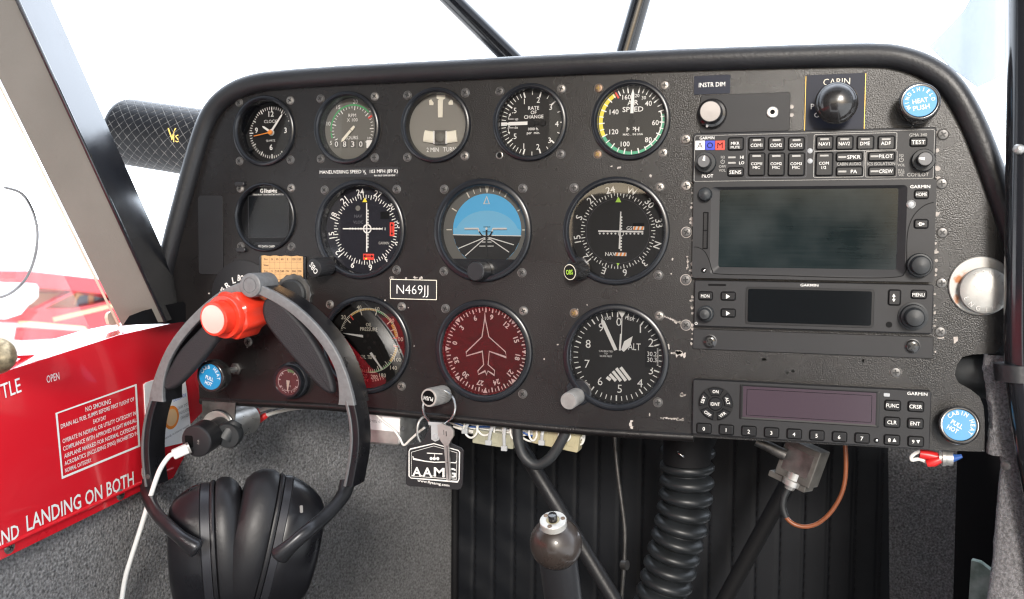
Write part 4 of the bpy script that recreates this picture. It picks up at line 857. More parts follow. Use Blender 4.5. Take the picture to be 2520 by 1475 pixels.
knob(root, 'd', 212, 1008, HF, [(5.8, 0), (5.8, 5), (5.0, 6), (4.4, 6.2), (4.2, 10), (3.4, 11.2), (.02, 11.8)], 'rubber_black')
knob(root, 'd', 1736, 1034, HF, [(9.6, 0), (9.6, 1.2), (8.4, 1.6), (8.0, 7), (6.6, 7.6), (6.2, 14), (5.4, 15.2), (3, 16), (.02, 16.2)], 'rubber_black')
x, z = q('d', 1545, 1082, HF); mb = MB(); mb.lathe([(2.1, HF+.1), (.02, HF+.12)], 'recess_black', (x, z), 18); mb.build('fixing_hole', root)
(x0, z1), (x1, z0) = q('d', 240, 786, HF), q('d', 368, 804, HF); mb = MB(); mb.rbox(x0, z0, x1, z1, HF-.5, HF+.12, .3, 'recess_black', .05); mb.build('card_slot', root)
# --- blank plate
root = thing('blank_plate', 'plain scratched black cover plate with two large screws, below the narrow radio', 'cover plate')
face(root, 'd', 130, 1112, 1862, 1328, 2.0, 1.2, 'radio_black', -1.0, .4, 'plate')
for u, v in ((250, 1205), (1715, 1240)): x, z = q('d', u, v, 3); screw_mb(x, z, 2.0, 4.6, 'knob_gloss', washer='knob_black').build('screw', root)
# --- transponder
root = thing('transponder', 'transponder with number keys 0 to 9 and a purple tinted blank display', 'radio'); HF = 8.0
face(root, 'e', 104, 201, 1477, 611, HF, 1.2)
(xa, za), (xb, zb) = q('e', 376, 229, HF), q('e', 1184, 480, HF); mb = MB(); O = rrect(xa, zb, xb, za, .8); I = rrect(xa+2.6, zb+1.8, xb-2.6, za-1.2, .4)
mb.rings([[(x, -HF-.1, z) for x, z in O], [(x, -HF-.35, z) for x, z in rrect(xa+.5, zb+.5, xb-.5, za-.5, .6)], [(x, -HF-.12, z) for x, z in I]], 'radio_dark', True, False, False); mb.build('display_bezel', root)
mb = MB(); mb.rbox(xa+2.4, zb+1.6, xb-2.4, za-1.0, HF-.3, HF+.14, .4, 'screen_purple', .03); mb.frame(xa+5, zb+3, xb-5, za-3, .3, HF+.2, 'screen_dark', .4); mb.build('display', root)
mk_ = MB(); h = HF+.12; x, z = q('e', 1406, 284, HF); mk_.text('GARMIN', x, z, h, 2.1, 'white_print', w=12.6, bold=.004); mk_.build('markings', root)
cx, cz = q('e', 235, 342, HF); kk = 8.62
mb = MB(); mb.lathe([(12.6, HF-.3), (12.6, HF+.12), (.02, HF+.14)], 'radio_dark', (cx, cz), 48); mb.build('key_wheel', root)
mb = MB(); mb.lathe([(4.7, HF), (4.7, HF+1.0), (4.2, HF+1.4)], 'button_black', (cx, cz), 32); mb.lathe([(4.75, HF+.2), (5.1, HF+.2)], 'recess_black', (cx, cz), 32, cap1=False); mb.text('IDNT', cx, cz, HF+1.55, 2.3, 'white_print', w=6.4, bold=.004); mb.build('button', root)
for s_, a, rot in (('ON', 0, 0), ('ALT', 72, 72), ('VFR', 144, -36), ('OFF', 216, 36), ('SBY', 288, -72)):
    mb = MB(); A = []
    def sector(ins, hh):
        r0, r1, da = 6.4+ins, 11.6-ins, 27-ins*4; P_ = []
        for i in range(9): t = R_(a-da+2*da*i/8); P_.append((cx+r1*math.sin(t), -hh, cz+r1*math.cos(t)))
        for i in range(9): t = R_(a+da*.95-2*da*.95*i/8); P_.append((cx+r0*math.sin(t), -hh, cz+r0*math.cos(t)))
        return P_[::-1]
    mb.rings([sector(-.35, HF+.1), sector(-.35, HF+.25)], 'recess_black'); mb.rings([sector(0, HF+.2), sector(0, HF+1.0), sector(.5, HF+1.4)], 'button_black')
    t = R_(a); mb.text(s_, cx+9.0*math.sin(t), cz+9.0*math.cos(t), HF+1.55, 2.2, 'white_print', w=4.2 if s_ == 'ON' else 5.4, rot=rot, bold=.004); mb.build('button', root)
for i in range(8):
    u, v = 168+i*131.3-(i > 0)*2, 486+i*8.1; btn(root, 'e', u-40, v-31, u+40, v+28, HF, ((str(i), u-1, v+1, 2.6),))
for s_, u, v in (('FUNC', 1262, 353), ('CRSR', 1397, 359), ('CLR', 1259, 450), ('ENT', 1394, 457), ('8', 1258, 553), ('9', 1396, 562)):
    tx = ((s_, u, v, 2.5, 8.0 if len(s_) == 4 else 6.0),) if len(s_) > 1 else ((s_, u-14, v, 2.5),)
    b_ = btn(root, 'e', u-43, v-31, u+43, v+29, HF, tx)
    if s_ in '89':
        mb = MB(); d_ = 1 if s_ == '8' else -1; mb.poly([q('e', *p, HF+1.3) for p in ((u+4, v+9*d_), (u+26, v+9*d_), (u+15, v-11*d_))], HF+1.45, 'white_print'); s2 = mb.build('symbol', None); s2.parent = b_; s2.location = -b_.location
x, z = q('e', 1228, 290, HF); mb = MB(); mb.rbox(x-2, z-1.2, x+2, z+1.2, HF, HF+.8, .6, 'clear_plastic', .3); mb.build('photocell', root)
x, z = q('e', 1168, 555, HF); mb = MB(); mb.lathe([(1.8, HF+.1), (.02, HF+.12)], 'recess_black', (x, z), 18); mb.lathe([(.8, HF+.12), (.02, HF+.3)], 'chrome', (x+.3, z), 8); mb.build('fixing_hole', root)

# ================================================================== KNOBS AND PLACARDS ON THE PANEL
def placard(name, label, k, u0, v0, u1, v1, key, texts, h1=.5, r=.4, cat='placard', border=None, tkey='white_print'):
    (xa, za), (xb, zb) = q(k, u0, v0, h1), q(k, u1, v1, h1); mb = MB(); mb.rbox(xa, zb, xb, za, 0, h1, r, key, .12)
    if border: mb.frame(xa, zb, xb, za, border[1], h1+.1, border[0], r)
    for s_, u, v, c, w, *b in texts: x, z = q(k, u, v, h1); mb.text(s_, x, z, h1+.15, c, tkey, w=w, bold=b[0] if b else .006)
    return tag(mb.build(name, origin=((xa+xb)/2, 0, (za+zb)/2)), label, cat)
placard('placard', 'dark placard reading INSTR DIM above the silver dimmer knob', 'c', 173, 282, 496, 436, 'placard_navy', [('INSTR DIM', 333, 358, 3.1, 18.6)])
placard('placard', 'narrow black strip reading MANEUVERING SPEED below the tachometer', 'a', 838, 692, 1390, 752, 'placard_black', [('MANEUVERING SPEED V   103 MPH (89 K)', 1112, 715, 2.7, 70, .0), ('A', 1163, 728, 1.8, 1.5), ('PA-18 LP 2000 LB GW', 1298, 742, 1.3, 18.5)], .3)
placard('placard', 'engraved plate with white border reading N469JJ', 'P', 960, 687, 1075, 739, 'placard_black', [('N469JJ', 1015, 713, 7.4, 27.6, -.012)], .8, .5, border=('cream_print', .55))
o = placard('cover_plate', 'tall blank dark grey cover plate near the quilted roll', 'P', 487, 482, 549, 676, 'radio_black', [], 1.0, 3, 'cover plate')
(xa, za), (xb, zb) = q('c', 1172, 282, .6), q('c', 1708, 800, .6)
pl = placard('placard', 'large dark placard with gold edge lines behind the round black cabin knob', 'c', 1172, 275, 1708, 790, 'placard_navy', [('P', 1238, 555, 3.6, None), ('O', 1278, 632, 3.4, None), ('I', 1304, 645, 1.2, None)], .6, .3)
mb = MB(); x, z = q('c', 1455, 332, .6); mb.text('CABIN', x, z, .8, 4.4, 'cream_print', w=17.5, bold=-.006); pass
for xx in (xa+.5, xb-.5): mb.line([(xx, za), (xx, zb+1)], .35, .75, 'gold_print')
lt = mb.build('lettering', None); lt.parent = pl; lt.location = -pl.location
# cover plate with the socket, dimmer knob, cabin knob
root = thing('jack_plate', 'smooth dark plate with a small round headphone jack beside the silver dimmer knob', 'jack plate')
(xa, za), (xb, zb) = q('c', 230, 455, 1), q('c', 1032, 775, 1); mb = MB(); mb.rbox(xa, zb, xb, za, 0, 1.0, 2, 'radio_black', .3); mb.build('plate', root)
x, z = q('c', 878, 606, 2); mb = MB(); mb.lathe([(4.0, 1), (4.0, 2.2), (3.4, 2.6), (2.5, 2.6), (2.4, 3.2), (1.7, 3.2), (1.6, .8)], 'steel', (x, z), 26, cap1=False); mb.lathe([(1.7, 1.2), (.02, 1.25)], 'recess_black', (x, z), 20); mb.build('jack', root)
mb = MB()
for v in (558, 632): x, z = q('c', 1050, v); mb.lathe([(1.4, 0), (1.4, .25)], 'chip_pale', (x, z), 16)
mb.build('exposed_hole', root)
root = thing('dimmer_knob', 'round black dimmer knob with spun silver cap and white dot', 'knob')
x, z = q('c', 330, 615, 5); x2, z2 = q('c', 308, 590, 15); mb = MB(); mb.lathe([(10.6, 0.5), (10.6, 3.5), (9.6, 5), (7.8, 5.6)], 'knob_gloss', (x, z), 48, cap1=True); mb.build('skirt', root)
mb = MB(); n_ = 40
def rg(rr, hh, fl=.03): return [(x+rr*(1-fl*(i % 2))*math.cos(i*math.pi/n_), -hh, z+rr*(1-fl*(i % 2))*math.sin(i*math.pi/n_)) for i in range(2*n_)]
mb.rings([rg(8.0, 5), rg(7.8, 13), rg(7.3, 14.2, 0)], 'knob_black'); mb.build('grip', root)
mb = MB(); mb.lathe([(7.1, 14.1), (6.9, 14.6), (.02, 14.7)], 'alu_spun', (x, z), 48); mb.build('cap', root)
mb = MB(); a_, b_ = q('c', 285, 740, 5); mb.disc(1.0, 5.3, 'white_print', (x-3.0, z-9.0), 16); a_, b_ = q('c', 220, 698, 4); mb.build('index_dot', root)
root = thing('pull_knob', 'large round glossy black pull knob over the dark gold edged placard', 'knob'); x, z = q('c', 1455, 510, 24)
mb = MB(); mb.lathe([(3.0, 0), (3.0, 12)], 'steel_dull', (x, z), 20); mb.build('shaft', root)
mb = MB(); mb.lathe([(5, 9), (10.5, 10.5), (13.2, 13), (14.0, 16), (14.0, 18.5), (13.2, 20.5), (12.2, 21.2), (11.8, 21.6), (10.6, 23.4), (8.0, 25.2), (4.0, 26.3), (.02, 26.6)], 'knob_gloss', (x, z), 56); mb.build('head', root, sharp=70)
KW = .85
def heat_knob(name, label, base, tip, r, texts, arct, rot=0, ar=None, cap=None):
    root = thing(name, label, 'knob'); b = Vector(base); t = Vector(tip); M = axis_matrix(b, t-b); L_ = (t-b).length
    mb = MB(); mb.lathe([(2.4, 0), (2.4, max(2, L_-14))], 'steel', seg=20, M=M); mb.lathe([(5.5, 0), (5.5, 1.4), (4.2, 1.8)], 'steel_dull', seg=6, M=M); mb.build('shaft', root)
    mb = MB(); mb.lathe([(r*.55, L_-16), (r*.8, L_-14), (r*.97, L_-11), (r, L_-8), (r, L_-1.5), (r*.96, L_-.4), (r*.88, L_), (r*.80, L_-.5)], 'knob_gloss', seg=52, M=M, cap0=True); mb.build('head', root, sharp=50)
    mb = MB(); lr = r*.81; mb.lathe([(lr, L_-.6), (lr*.98, L_-.3), (.02, L_-.25)], 'blue_label', seg=48, M=M)
    for s_, x, z, c, w in texts:
        t_ = R_(rot); mb.text(s_, x*math.cos(t_)+z*math.sin(t_), -x*math.sin(t_)+z*math.cos(t_), L_-.1, c, 'white_print', w=w, rot=rot, bold=.012, M=M)
    body, rr, a0, a1, c = arct
    mbb = MB(); mbb.arctext(body, rr, a0+rot, a1+rot, L_-.1, c, 'white_print', bold=.006, kw=.85); mb.add([M @ Vector(v) for v in mbb.v], mbb.f, 'white_print'); mb.build('label_disc', root); return root
heat_knob('heat_knob', 'round knob with blue disc reading WINDSHIELD HEAT PUSH', at('c', 2170, 590, 0), at('c', 2205, 505, 20), 12.9, [('HEAT', .2, .2, 3.0, 9.6), ('PUSH', .2, -4.4, 3.0, 10.2)], ('WINDSHIELD', 8.0, -112, 92, 2.5), -9)
heat_knob('heat_knob', 'round knob with blue disc reading CABIN HEAT PULL HOT', at('e', 1640, 475, 0), at('e', 1650, 465, 14), 12.8, [('PULL', -1.4, -.4, 2.9, 7.6), ('HOT', -2.0, -4.6, 2.9, 7.0)], ('CABIN HEAT', 8.1, -75, 98, 2.7), 28)
heat_knob('heat_knob', 'round knob with blue disc reading CARB HEAT PULL HOT, below the red knob', at('j', 470, 502, 0), at('j', 358, 537, 36), 13.4, [('PULL', 0, -1.2, 3.0, 7.8), ('HOT', 0, -5.8, 3.0, 7.0)], ('CARB HEAT', 8.4, -80, 78, 2.9), 18)
# engine primer
root = thing('engine_primer', 'bare aluminium primer knob over a rust stained round washer', 'knob'); x, z = q('d', 2205, 803, 3)
mb = MB(); mb.lathe([(19.8, 0), (19.8, 1.6), (19.2, 2.0), (7, 2.2)], 'rust_alu', (x+.5, z), 64); mb.build('washer', root)
x, z = q('d', 2243, 838, 12); mb = MB(); mb.lathe([(14, 2), (15.2, 3), (15.4, 7.6), (14.9, 9), (13.4, 10), (10, 10.9), (6, 11.5), (.02, 11.8)], 'alu_bright', (x, z), 60); mb.build('head', root)
mb = MB(); mb.arctext('ENGINE PRIMER', 12.2, 245, -30, 10.9, 3.0, 'alu_dark', (x, z), flip=True, kw=.9); mb.text('ESSEX', x-1, z+1, 12.0, 2.8, 'alu_dark', w=13, rot=190); mb.build('engraving', root)
# compass correction card
root = thing('compass_card', 'small tan compass correction card printed with headings in a black frame', 'card')
(xa, za), (xb, zb) = q('w', 783, 245, 1.5), q('w', 1392, 630, 1.5); mb = MB(); mb.rbox(xa, zb, xb, za+.3, 0, 1.0, .5, 'bezel_black', .2); mb.rbox(xa, zb, xa+1.6, za, .5, 2.6, .5, 'bezel_black', .3); mb.rbox(xb-1.6, zb, xb, za, .5, 2.6, .5, 'bezel_black', .3); mb.rbox(xa+1.6, zb, xb-1.6, zb+2.2, .5, 2.4, .5, 'bezel_black', .3); mb.build('holder', root)
(ca, cc), (cb, cd) = q('w', 806, 240, 1.2), q('w', 1352, 600, 1.2); mb = MB(); top = [(ca+(cb-ca)*i/14, cc+.35*math.sin(i*1.7)) for i in range(15)]
mb.prism([(ca, cd), (cb, cd)]+top[::-1], 1.0, 1.35, 'paper_tan'); h = 1.45
for v in (326, 405, 482, 553): mb.line([q('w', 822, v, 1.3), q('w', 1345, v, 1.3)], .16, h, 'ink_brown')
for i, u in enumerate((915, 980, 1045, 1125, 1200, 1272)): mb.line([q('w', u, 255, 1.3), q('w', u+5, 553, 1.3)], .16, h, 'ink_brown')
for v, row in ((287, ('For', 'N', '30', '60', 'E', '120', '150')), (444, ('For', 'S', '210', '240', 'W', '300', '330'))):
    for s_, u in zip(row, (868, 946, 1012, 1080, 1152, 1232, 1306)): x, z = q('w', u, v, 1.3); mb.text(s_, x, z, h+.05, 1.7, 'ink_brown', bold=.02)
for u, v, s_ in ((870, 364, 'Steer'), (880, 514, 'Steer'), (870, 574, 'DATE'), (1284, 582, 'AIRPATH')): x, z = q('w', u, v, 1.3); mb.text(s_, x, z, h+.05, 1.6, 'ink_brown', bold=.02)
mb.build('card', root)
# fuel selector legend on a round plate, and the knurled nut beside the card
root = thing('selector_plate', 'round dark selector plate lettered R L BOTH, half hidden behind the headphones', 'placard'); x, z = q('w', 560, 780, .8)
mb = MB(); mb.lathe([(31, 0), (31, .8), (30, 1.1), (.02, 1.15)], 'placard_black', (x, z), 56); mb.build('plate', root)
mb = MB()
for s_, u, v, w_, r_ in (('BOTH', 575, 540, 12, 5), ('L', 445, 562, None, -12), ('R', 362, 628, None, -35), ('OFF', 296, 715, 7, -60)): a, b = q('w', u, v, 1.2); mb.text(s_, a, b, 1.35, 5.0, 'white_print', w=w_, rot=r_, bold=.02)
mb.build('lettering', root)
root = thing('primer_boss', 'grey knurled round nut partly hidden behind the headband, below the tan card', 'nut'); x, z = q('w', 1215, 745, 4)
mb = MB(); n_ = 16; rg = lambda rr, hh, fl: [(x+rr*(1-fl*(i % 2))*math.cos(i*math.pi/n_), -hh, z+rr*(1-fl*(i % 2))*math.sin(i*math.pi/n_)) for i in range(2*n_)]
mb.rings([rg(17, 0, .06), rg(17, 3, .06), rg(16, 3.6, 0)], 'steel_dull'); mb.lathe([(12.5, 3.2), (12.5, 7), (11, 8.2), (.02, 8.4)], 'rubber_black', (x, z), 40); mb.build('body', root)
# red mixture knob
root = thing('mixture_knob', 'bright red push pull knob with a copper coloured end cap carrying the headphones', 'knob')
b = at('w', 1010, 900, 0); t = at('w', 170, 1075, 76); M = axis_matrix(b, t-b); L_ = (t-b).length
def rgs(r, fl, n_): return lambda hh, k=1: [(r*k*(1-fl*(.5+.5*math.cos(i*2*math.pi/8)))*math.cos(i*2*math.pi/64), -hh, r*k*(1-fl*(.5+.5*math.cos(i*2*math.pi/8)))*math.sin(i*2*math.pi/64)) for i in range(64)]
mb = MB(); c1 = rgs(12.8, 0.0, 0); mb.rings([c1(4), c1(L_*.55)], 'red_plastic', True, False, True, M); mb.build('sleeve', root)
mb = MB(); c2 = rgs(20.0, .10, 8); mb.rings([c2(L_*.45, .84), c2(L_*.47, .98), c2(L_*.74), c2(L_*.77, .97), c2(L_*.79, .86)], 'red_plastic', True, True, True, M); mb.build('grip', root)
mb = MB(); mb.lathe([(17.2, L_*.78), (17.2, L_*.84), (16.6, L_*.86), (13.5, L_*.86), (13.5, L_*.84)], 'red_plastic', seg=52, M=M, cap1=False); mb.lathe([(13.3, L_*.8), (13.3, L_-.8), (12.6, L_), (11.2, L_)], 'red_plastic', seg=52, M=M); mb.build('button_collar', root)
mb = MB(); mb.lathe([(11.1, L_), (11.0, L_+.5), (.02, L_+.6)], 'copper_face', seg=48, M=M); mb.build('end_cap', root)
# ================================================================== CABIN AROUND THE PANEL
WX = -340.0
def wall_mesh(mb, pts, X0, X1, key):                               # sheet of outline (y,z) between X0 and X1
    return mb.rings([[(X0, y, z) for y, z in pts], [(X1, y, z) for y, z in pts]], key, True, True, True)
def wyz(k, u, v, X=WX): p = atx(k, u, v, X); return (p.y, p.z)
def wtext(mb, s_, k, a, b, cap_px, key, X=WX+.4, ha='F', bold=0.0, kx=.8):
    p0 = atx(k, *a, X); p1 = atx(k, *b, X); d = (p1-p0); w = d.length; ang = math.atan2(d.z, d.y)
    m_ = ((a[0]+b[0])/2, (a[1]+b[1])/2); cap = (atx(k, m_[0], m_[1]-cap_px/2, X)-atx(k, m_[0], m_[1]+cap_px/2, X)).length
    M = Matrix(((0, -1, 0, X), (math.cos(ang), 0, -math.sin(ang), 0), (math.sin(ang), 0, math.cos(ang), 0), (0, 0, 0, 1)))
    if ha == 'F': c = (p0+p1)/2; M[1][3] = c.y; M[2][3] = c.z; mb.text(s_, 0, 0, 0, cap, key, w=w, bold=bold, M=M)
    else:
        c = p1 if ha == 'R' else p0; M[1][3] = c.y; M[2][3] = c.z
        g, _ = glyphs(s_, bold); w = (max(p[0] for p in g)-min(p[0] for p in g))*cap/CAPH*kx; mb.text(s_, 0, 0, 0, cap, key, w=w, ha=ha, bold=bold, M=M)
# --- red side panel
root = thing('painted_sidewall', 'glossy red cabin side panel with white lettering below the window sill', 'side panel')
topl = [wyz('i', 980, 35), wyz('i', 610, 120), wyz('i', 35, 300)]; botl = [wyz('i', 0, 1272), wyz('i', 720, 921), wyz('i', 888, 851)]
out = [(112, -48), (20, -55)] + [wyz('i', 610, 118), wyz('i', 35, 302), (-260, -82), (-1150, -82), (-1150, -280)] + [wyz('i', 0, 1275), wyz('i', 720, 921), wyz('i', 890, 852), (18, -168), (112, -152)]
mb = MB(); wall_mesh(mb, out[::-1], WX, WX-3, 'red_paint'); mb.build('sheet', root)
mb = MB(); fold = [wyz('i', 0, 1212), wyz('i', 720, 880), wyz('i', 888, 806)]
lo = [(a[0], a[1]) for a in fold]; mb.tube([(WX+.2, y, z) for y, z in [(-1150, -262)]+lo], 1.6, 'red_paint', 8); mb.build('fold', root)
led = [(112, -48), (20, -55), wyz('i', 610, 118), wyz('i', 35, 302), (-260, -82), (-1150, -82)]
mb = MB(); mb.rings([[(WX-1.0, y, z+.2) for y, z in led], [(WX-12, y, z+1.5) for y, z in led], [(WX-38, y, z+2) for y, z in led]], 'red_paint', False, False, False); mb.build('sill_ledge', root)
mk_ = MB()
wtext(mk_, 'THROTTLE', 'i', (5, 410), (106, 372), 76, 'white_print', ha='R', bold=.004, kx=.72); wtext(mk_, 'OPEN', 'i', (240, 346), (305, 326), 38, 'white_print')
wtext(mk_, 'LANDING ON BOTH', 'i', (136, 1088), (688, 853), 74, 'white_print', bold=.012); wtext(mk_, 'TAKEOFF AND', 'i', (-300, 1290), (98, 1122), 74, 'white_print', ha='R', bold=.012, kx=.74); wtext(mk_, 'ONLY', 'i', (728, 832), (833, 770), 72, 'white_print', bold=.012)
for s_, a, b, c in (('NO SMOKING', (440, 500), (570, 457), 24), ('DRAIN ALL FUEL SUMPS BEFORE FIRST FLIGHT OF', (313, 588), (690, 445), 21), ('EACH DAY', (480, 563), (545, 540), 21), ('OPERATE IN NORMAL OR UTILITY CATEGORY IN', (322, 664), (698, 517), 21),
    ('COMPLIANCE WITH APPROVED FLIGHT MANUAL.', (325, 703), (703, 553), 21), ('AIRPLANE MARKED FOR NORMAL CATEGORY.', (330, 741), (707, 588), 21), ('ACROBATICS (INCLUDING SPINS) PROHIBITED IN', (332, 779), (707, 620), 21), ('NORMAL CATEGORY.', (335, 815), (472, 758), 21)):
    wtext(mk_, s_, 'i', a, b, c, 'white_print', bold=.006)
bc = [(285, 518), (703, 368), (722, 690), (318, 858)]; ip = [(296, 522), (694, 380), (711, 684), (325, 843)]
mk_.rings([[atx('i', u, v, WX+.4) for u, v in bc], [atx('i', u, v, WX+.4) for u, v in ip]], 'white_print', True, False, False); mk_.build('lettering', root)
def wscrew(k, u, v, r, parent, X, body='screw_worn'):
    p = atx(k, u, v, X); s_ = screw_mb(0, 0, 0, r, body); M = axis_matrix(p, (1, 0, 0)); s_.v = [tuple(M @ Vector(x)) for x in s_.v]; return s_.build('screw', parent)
for u, v in ((620, 938), (48, 1208), (705, 1158)): wscrew('i', u, v, 4.2, root, WX if u != 705 else WX+2)
# carbon monoxide card
root = thing('warning_card', 'white detector card with an orange ringed spot, stuck on the red side beneath the headband', 'card'); X = WX+.9
mb = MB(); pts = [wyz('i', *p_, X) for p_ in ((742, 372), (752, 362), (800, 345), (945, 296), (960, 392), (988, 652), (980, 662), (768, 712), (758, 704))]
wall_mesh(mb, pts, WX+.1, X, 'decal_white'); c = atx('i', 882, 541, X+.15); M = axis_matrix(c, (1, 0, 0))
rz = (atx('i', 882, 481, X)-atx('i', 882, 601, X)).length/2; mb.disc(rz, 0, 'spot_orange'); mb.v[-48:] = [tuple(M @ Vector(p_)) for p_ in mb.v[-48:]]
mb.disc(rz*.74, .15, 'spot_tan'); mb.v[-48:] = [tuple(M @ Vector(p_)) for p_ in mb.v[-48:]]
for s_, a, b in (('DARK SPOT', (915, 494), (970, 470)), ('INDICATES', (922, 520), (972, 498)), ('DANGER', (930, 545), (972, 525))): wtext(mb, s_, 'i', a, b, 15, 'ink_gray', X+.2)
wtext(mb, 'DETECTOR', 'i', (893, 452), (958, 424), 17, 'ink_blue', X+.2); wtext(mb, 'in seconds, no batteries required', 'i', (838, 654), (972, 580), 13, 'ink_gray', X+.2); wtext(mb, 'P', 'i', (912, 410), (928, 402), 22, 'ink_blue', X+.2, bold=.03)
mb.build('card', root)
# --- carpet, boot, floor, rear of the cabin
root = thing('carpet_wall', 'grey woven carpet lining the cabin side below the red panel', 'carpet')
mb = MB(); plan = [(-347, -1150), (-347, -20), (-330, 60), (-233, 400)]; mb.rings([[(x, y, -120 if y > 0 else -175) for x, y in plan], [(x, y, -720) for x, y in plan]], 'carpet_gray', False, False, False); mb.build('carpet', root, sharp=60)
mb = MB(); mb.tube([(-231, 397, -120), (-231, 397, -720)], 5, 'plain_black', 10); mb.build('edge_binding', root)
root = thing('padded_bulkhead', 'black stitched vinyl bulkhead cover with vertical pleats behind the pedals', 'bulkhead cover')
mb = MB(); rows = []; random.seed(3)
for j in range(61):
    z = -80-j*640/60; row = []
    for i in range(321):
        x = -236+i*520/320; ph = ((x+233)/26.2) % 1.0; yv = -1.5*(1-(abs(ph-.5)*2)**9.0)
        wr = mnoise.noise(Vector((x/60, z/22+x/40, 0)))*4.0*max(0, 1-(x+233)/190) + mnoise.noise(Vector((x/90, z/60, 5)))*1.6
        row.append((x, 400+yv-wr*.8, z))
    rows.append(row)
mb.rings(rows, 'boot_vinyl', False, False, False); mb.build('cover', root, sharp=75)
mb = MB()
for i in range(20):
    x = -233+26.2*i
    for j in range(0, 46): z = -200-j*11; mb.box(x-.6+3.2, x+.6+3.2, 394.6, 396.4, z-3, z+3, 'plain_black')
o = mb.build('stitching', root)
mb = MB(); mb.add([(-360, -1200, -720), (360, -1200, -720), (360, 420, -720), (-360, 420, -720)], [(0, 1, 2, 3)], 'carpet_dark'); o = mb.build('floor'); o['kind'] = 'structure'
mb = MB(); mb.rings([[(-318, 6, -118), (-318, 6, 40), (-262, 6, 128)], [(-240, 400, -118), (-240, 400, 40), (-200, 400, 128)]], 'plain_black', False, False, False)
mb.rings([[(318, 6, -118), (312, 6, 40), (262, 6, 128)], [(272, 404, -118), (272, 404, 40), (220, 404, 128)]], 'plain_black', False, False, False); mb.rings([[(-270, 404, 130), (280, 404, 130)], [(-270, 404, -120), (280, 404, -120)]], 'plain_black', False, False, False)
tag(mb.build('cowl_skin'), 'black inner skin that closes the bay behind the instrument panel', 'inner skin')
mb = MB(); mb.rings([[(-345, -1250, 560), (345, -1250, 560)], [(-345, -330, 545), (345, -330, 545)]], 'headliner', False, False, False); tag(mb.build('headliner'), 'dark grey cabin roof lining above the seats', 'roof lining')
mb = MB(); mb.rbox(-330, -640, 330, 130, 1380, 1480, 60, 'seat_black', 20); tag(mb.build('rear_seat_blocker'), 'unseen black rear seat back, added and raised to darken the glass reflections', 'seat')  # out of view; added and raised so the dial glass reflects dark
# right side
root = thing('side_carpet', 'grey carpeted side lining beyond the transponder, edged by a pale metal strip', 'carpet')
cy = lambda u, v: on_plane('e', u, v, (269, 400, 0), Vector((.60, .80, 0)))
pts = [cy(1236, 520), cy(1240, 900), cy(1246, 1620), cy(1628, 1620), cy(1650, 1200), cy(1682, 690), cy(1690, 560)]
mb = MB(); mb.add([tuple(p_) for p_ in pts], [tuple(range(len(pts)))], 'carpet_gray'); mb.build('carpet', root)
mb = MB(); e_ = [cy(1690, 560), cy(1682, 690), cy(1650, 1200), cy(1628, 1620)]; mb.tube(e_, 2.2, 'headset_metal', 10); mb.build('edge_strip', root)
mb = MB(); mb.add([tuple(on_plane('t', u, v, (0, 130, 0), (0, 1, 0))) for u, v in ((90, 600), (420, 600), (420, 1700), (60, 1700))], [(0, 1, 2, 3)], 'plain_black'); tag(mb.build('gap_shade_sheet'), 'black sheet standing in for the shade of the narrow gap between the two carpeted panels', 'lining')  # black fill plane paints the darkness of the gap
mb = MB(); pts = [at('t', *p_, -60) for p_ in ((142, 1310), (180, 1320), (222, 1352), (225, 1500), (130, 1500))]; P0 = [tuple(p_) for p_ in pts]; P1 = [(x+2, y+6, z) for x, y, z in P0]
mb.rings([P1, P0], 'chart_green'); tag(mb.build('folded_chart', recenter=True), 'crumpled green and white folded chart tucked into the dark gap', 'chart')
root = thing('carpet_flap', 'thick fuzzy grey carpet flap hanging under the bent black tube', 'carpet')
le = [(196, 440), (190, 495), (199, 560), (207, 630), (214, 700), (212, 780), (206, 858), (252, 850), (265, 895), (258, 980), (246, 1100), (236, 1230), (226, 1350), (206, 1500), (190, 1750), (180, 2100), (175, 2600)]
le = [(p_.x, p_.y) for p_ in smooth_path(le, 5)]; le = [(u+random.uniform(-2.2, 2.2), v) for u, v in le]
mb = MB(); L0 = [at('t', u, v, 3) for u, v in le]; rs = [[p_+Vector((4, 10, 0)) for p_ in L0], [p_+Vector((.6, 3, 0)) for p_ in L0], L0, [p_+Vector((2.0, -5, 0)) for p_ in L0]]
for k in range(1, 7): rs.append([p_+Vector((2.0+k*12+2*mnoise.noise(Vector((k*.7, p_.z*.02, 0))), -5-k*.5+1.2*mnoise.noise(Vector((k*.5, p_.z*.015, 3))), 0)) for p_ in L0])
mb.rings(rs, 'carpet_fuzzy', False, False, False); mb.build('carpet', root, sharp=70)
for u, v in ((262, 905), (305, 750)): wp = at('t', u, v, 24); s_ = MB(); s_.lathe([(3, 0), (2.6, 1.4), (.02, 1.8)], 'screw_dark', seg=14, M=axis_matrix(wp+Vector((3, -4, 0)), (-.6, -.8, 0))); s_.build('snap', root)
mb = MB(); p0 = at('t', 110, 520, -26); p1 = at('t', 260, 530, -26); mb.tube([p0+Vector((-16, 10, 0)), p0, p1, p1+Vector((60, 0, 0))], 17, 'rubber_black', 22); tag(mb.build('frame_tube', recenter=True), 'thick black rubber covered tube end passing through the notch of the panel', 'tube')
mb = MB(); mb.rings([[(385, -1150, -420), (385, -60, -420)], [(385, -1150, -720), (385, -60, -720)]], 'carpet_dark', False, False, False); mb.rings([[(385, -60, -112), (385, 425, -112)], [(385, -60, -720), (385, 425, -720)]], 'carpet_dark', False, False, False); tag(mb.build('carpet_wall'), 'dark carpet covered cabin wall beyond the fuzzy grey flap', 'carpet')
root = thing('door_post', 'black painted round door post with taped bend beside the bare primer knob', 'post')
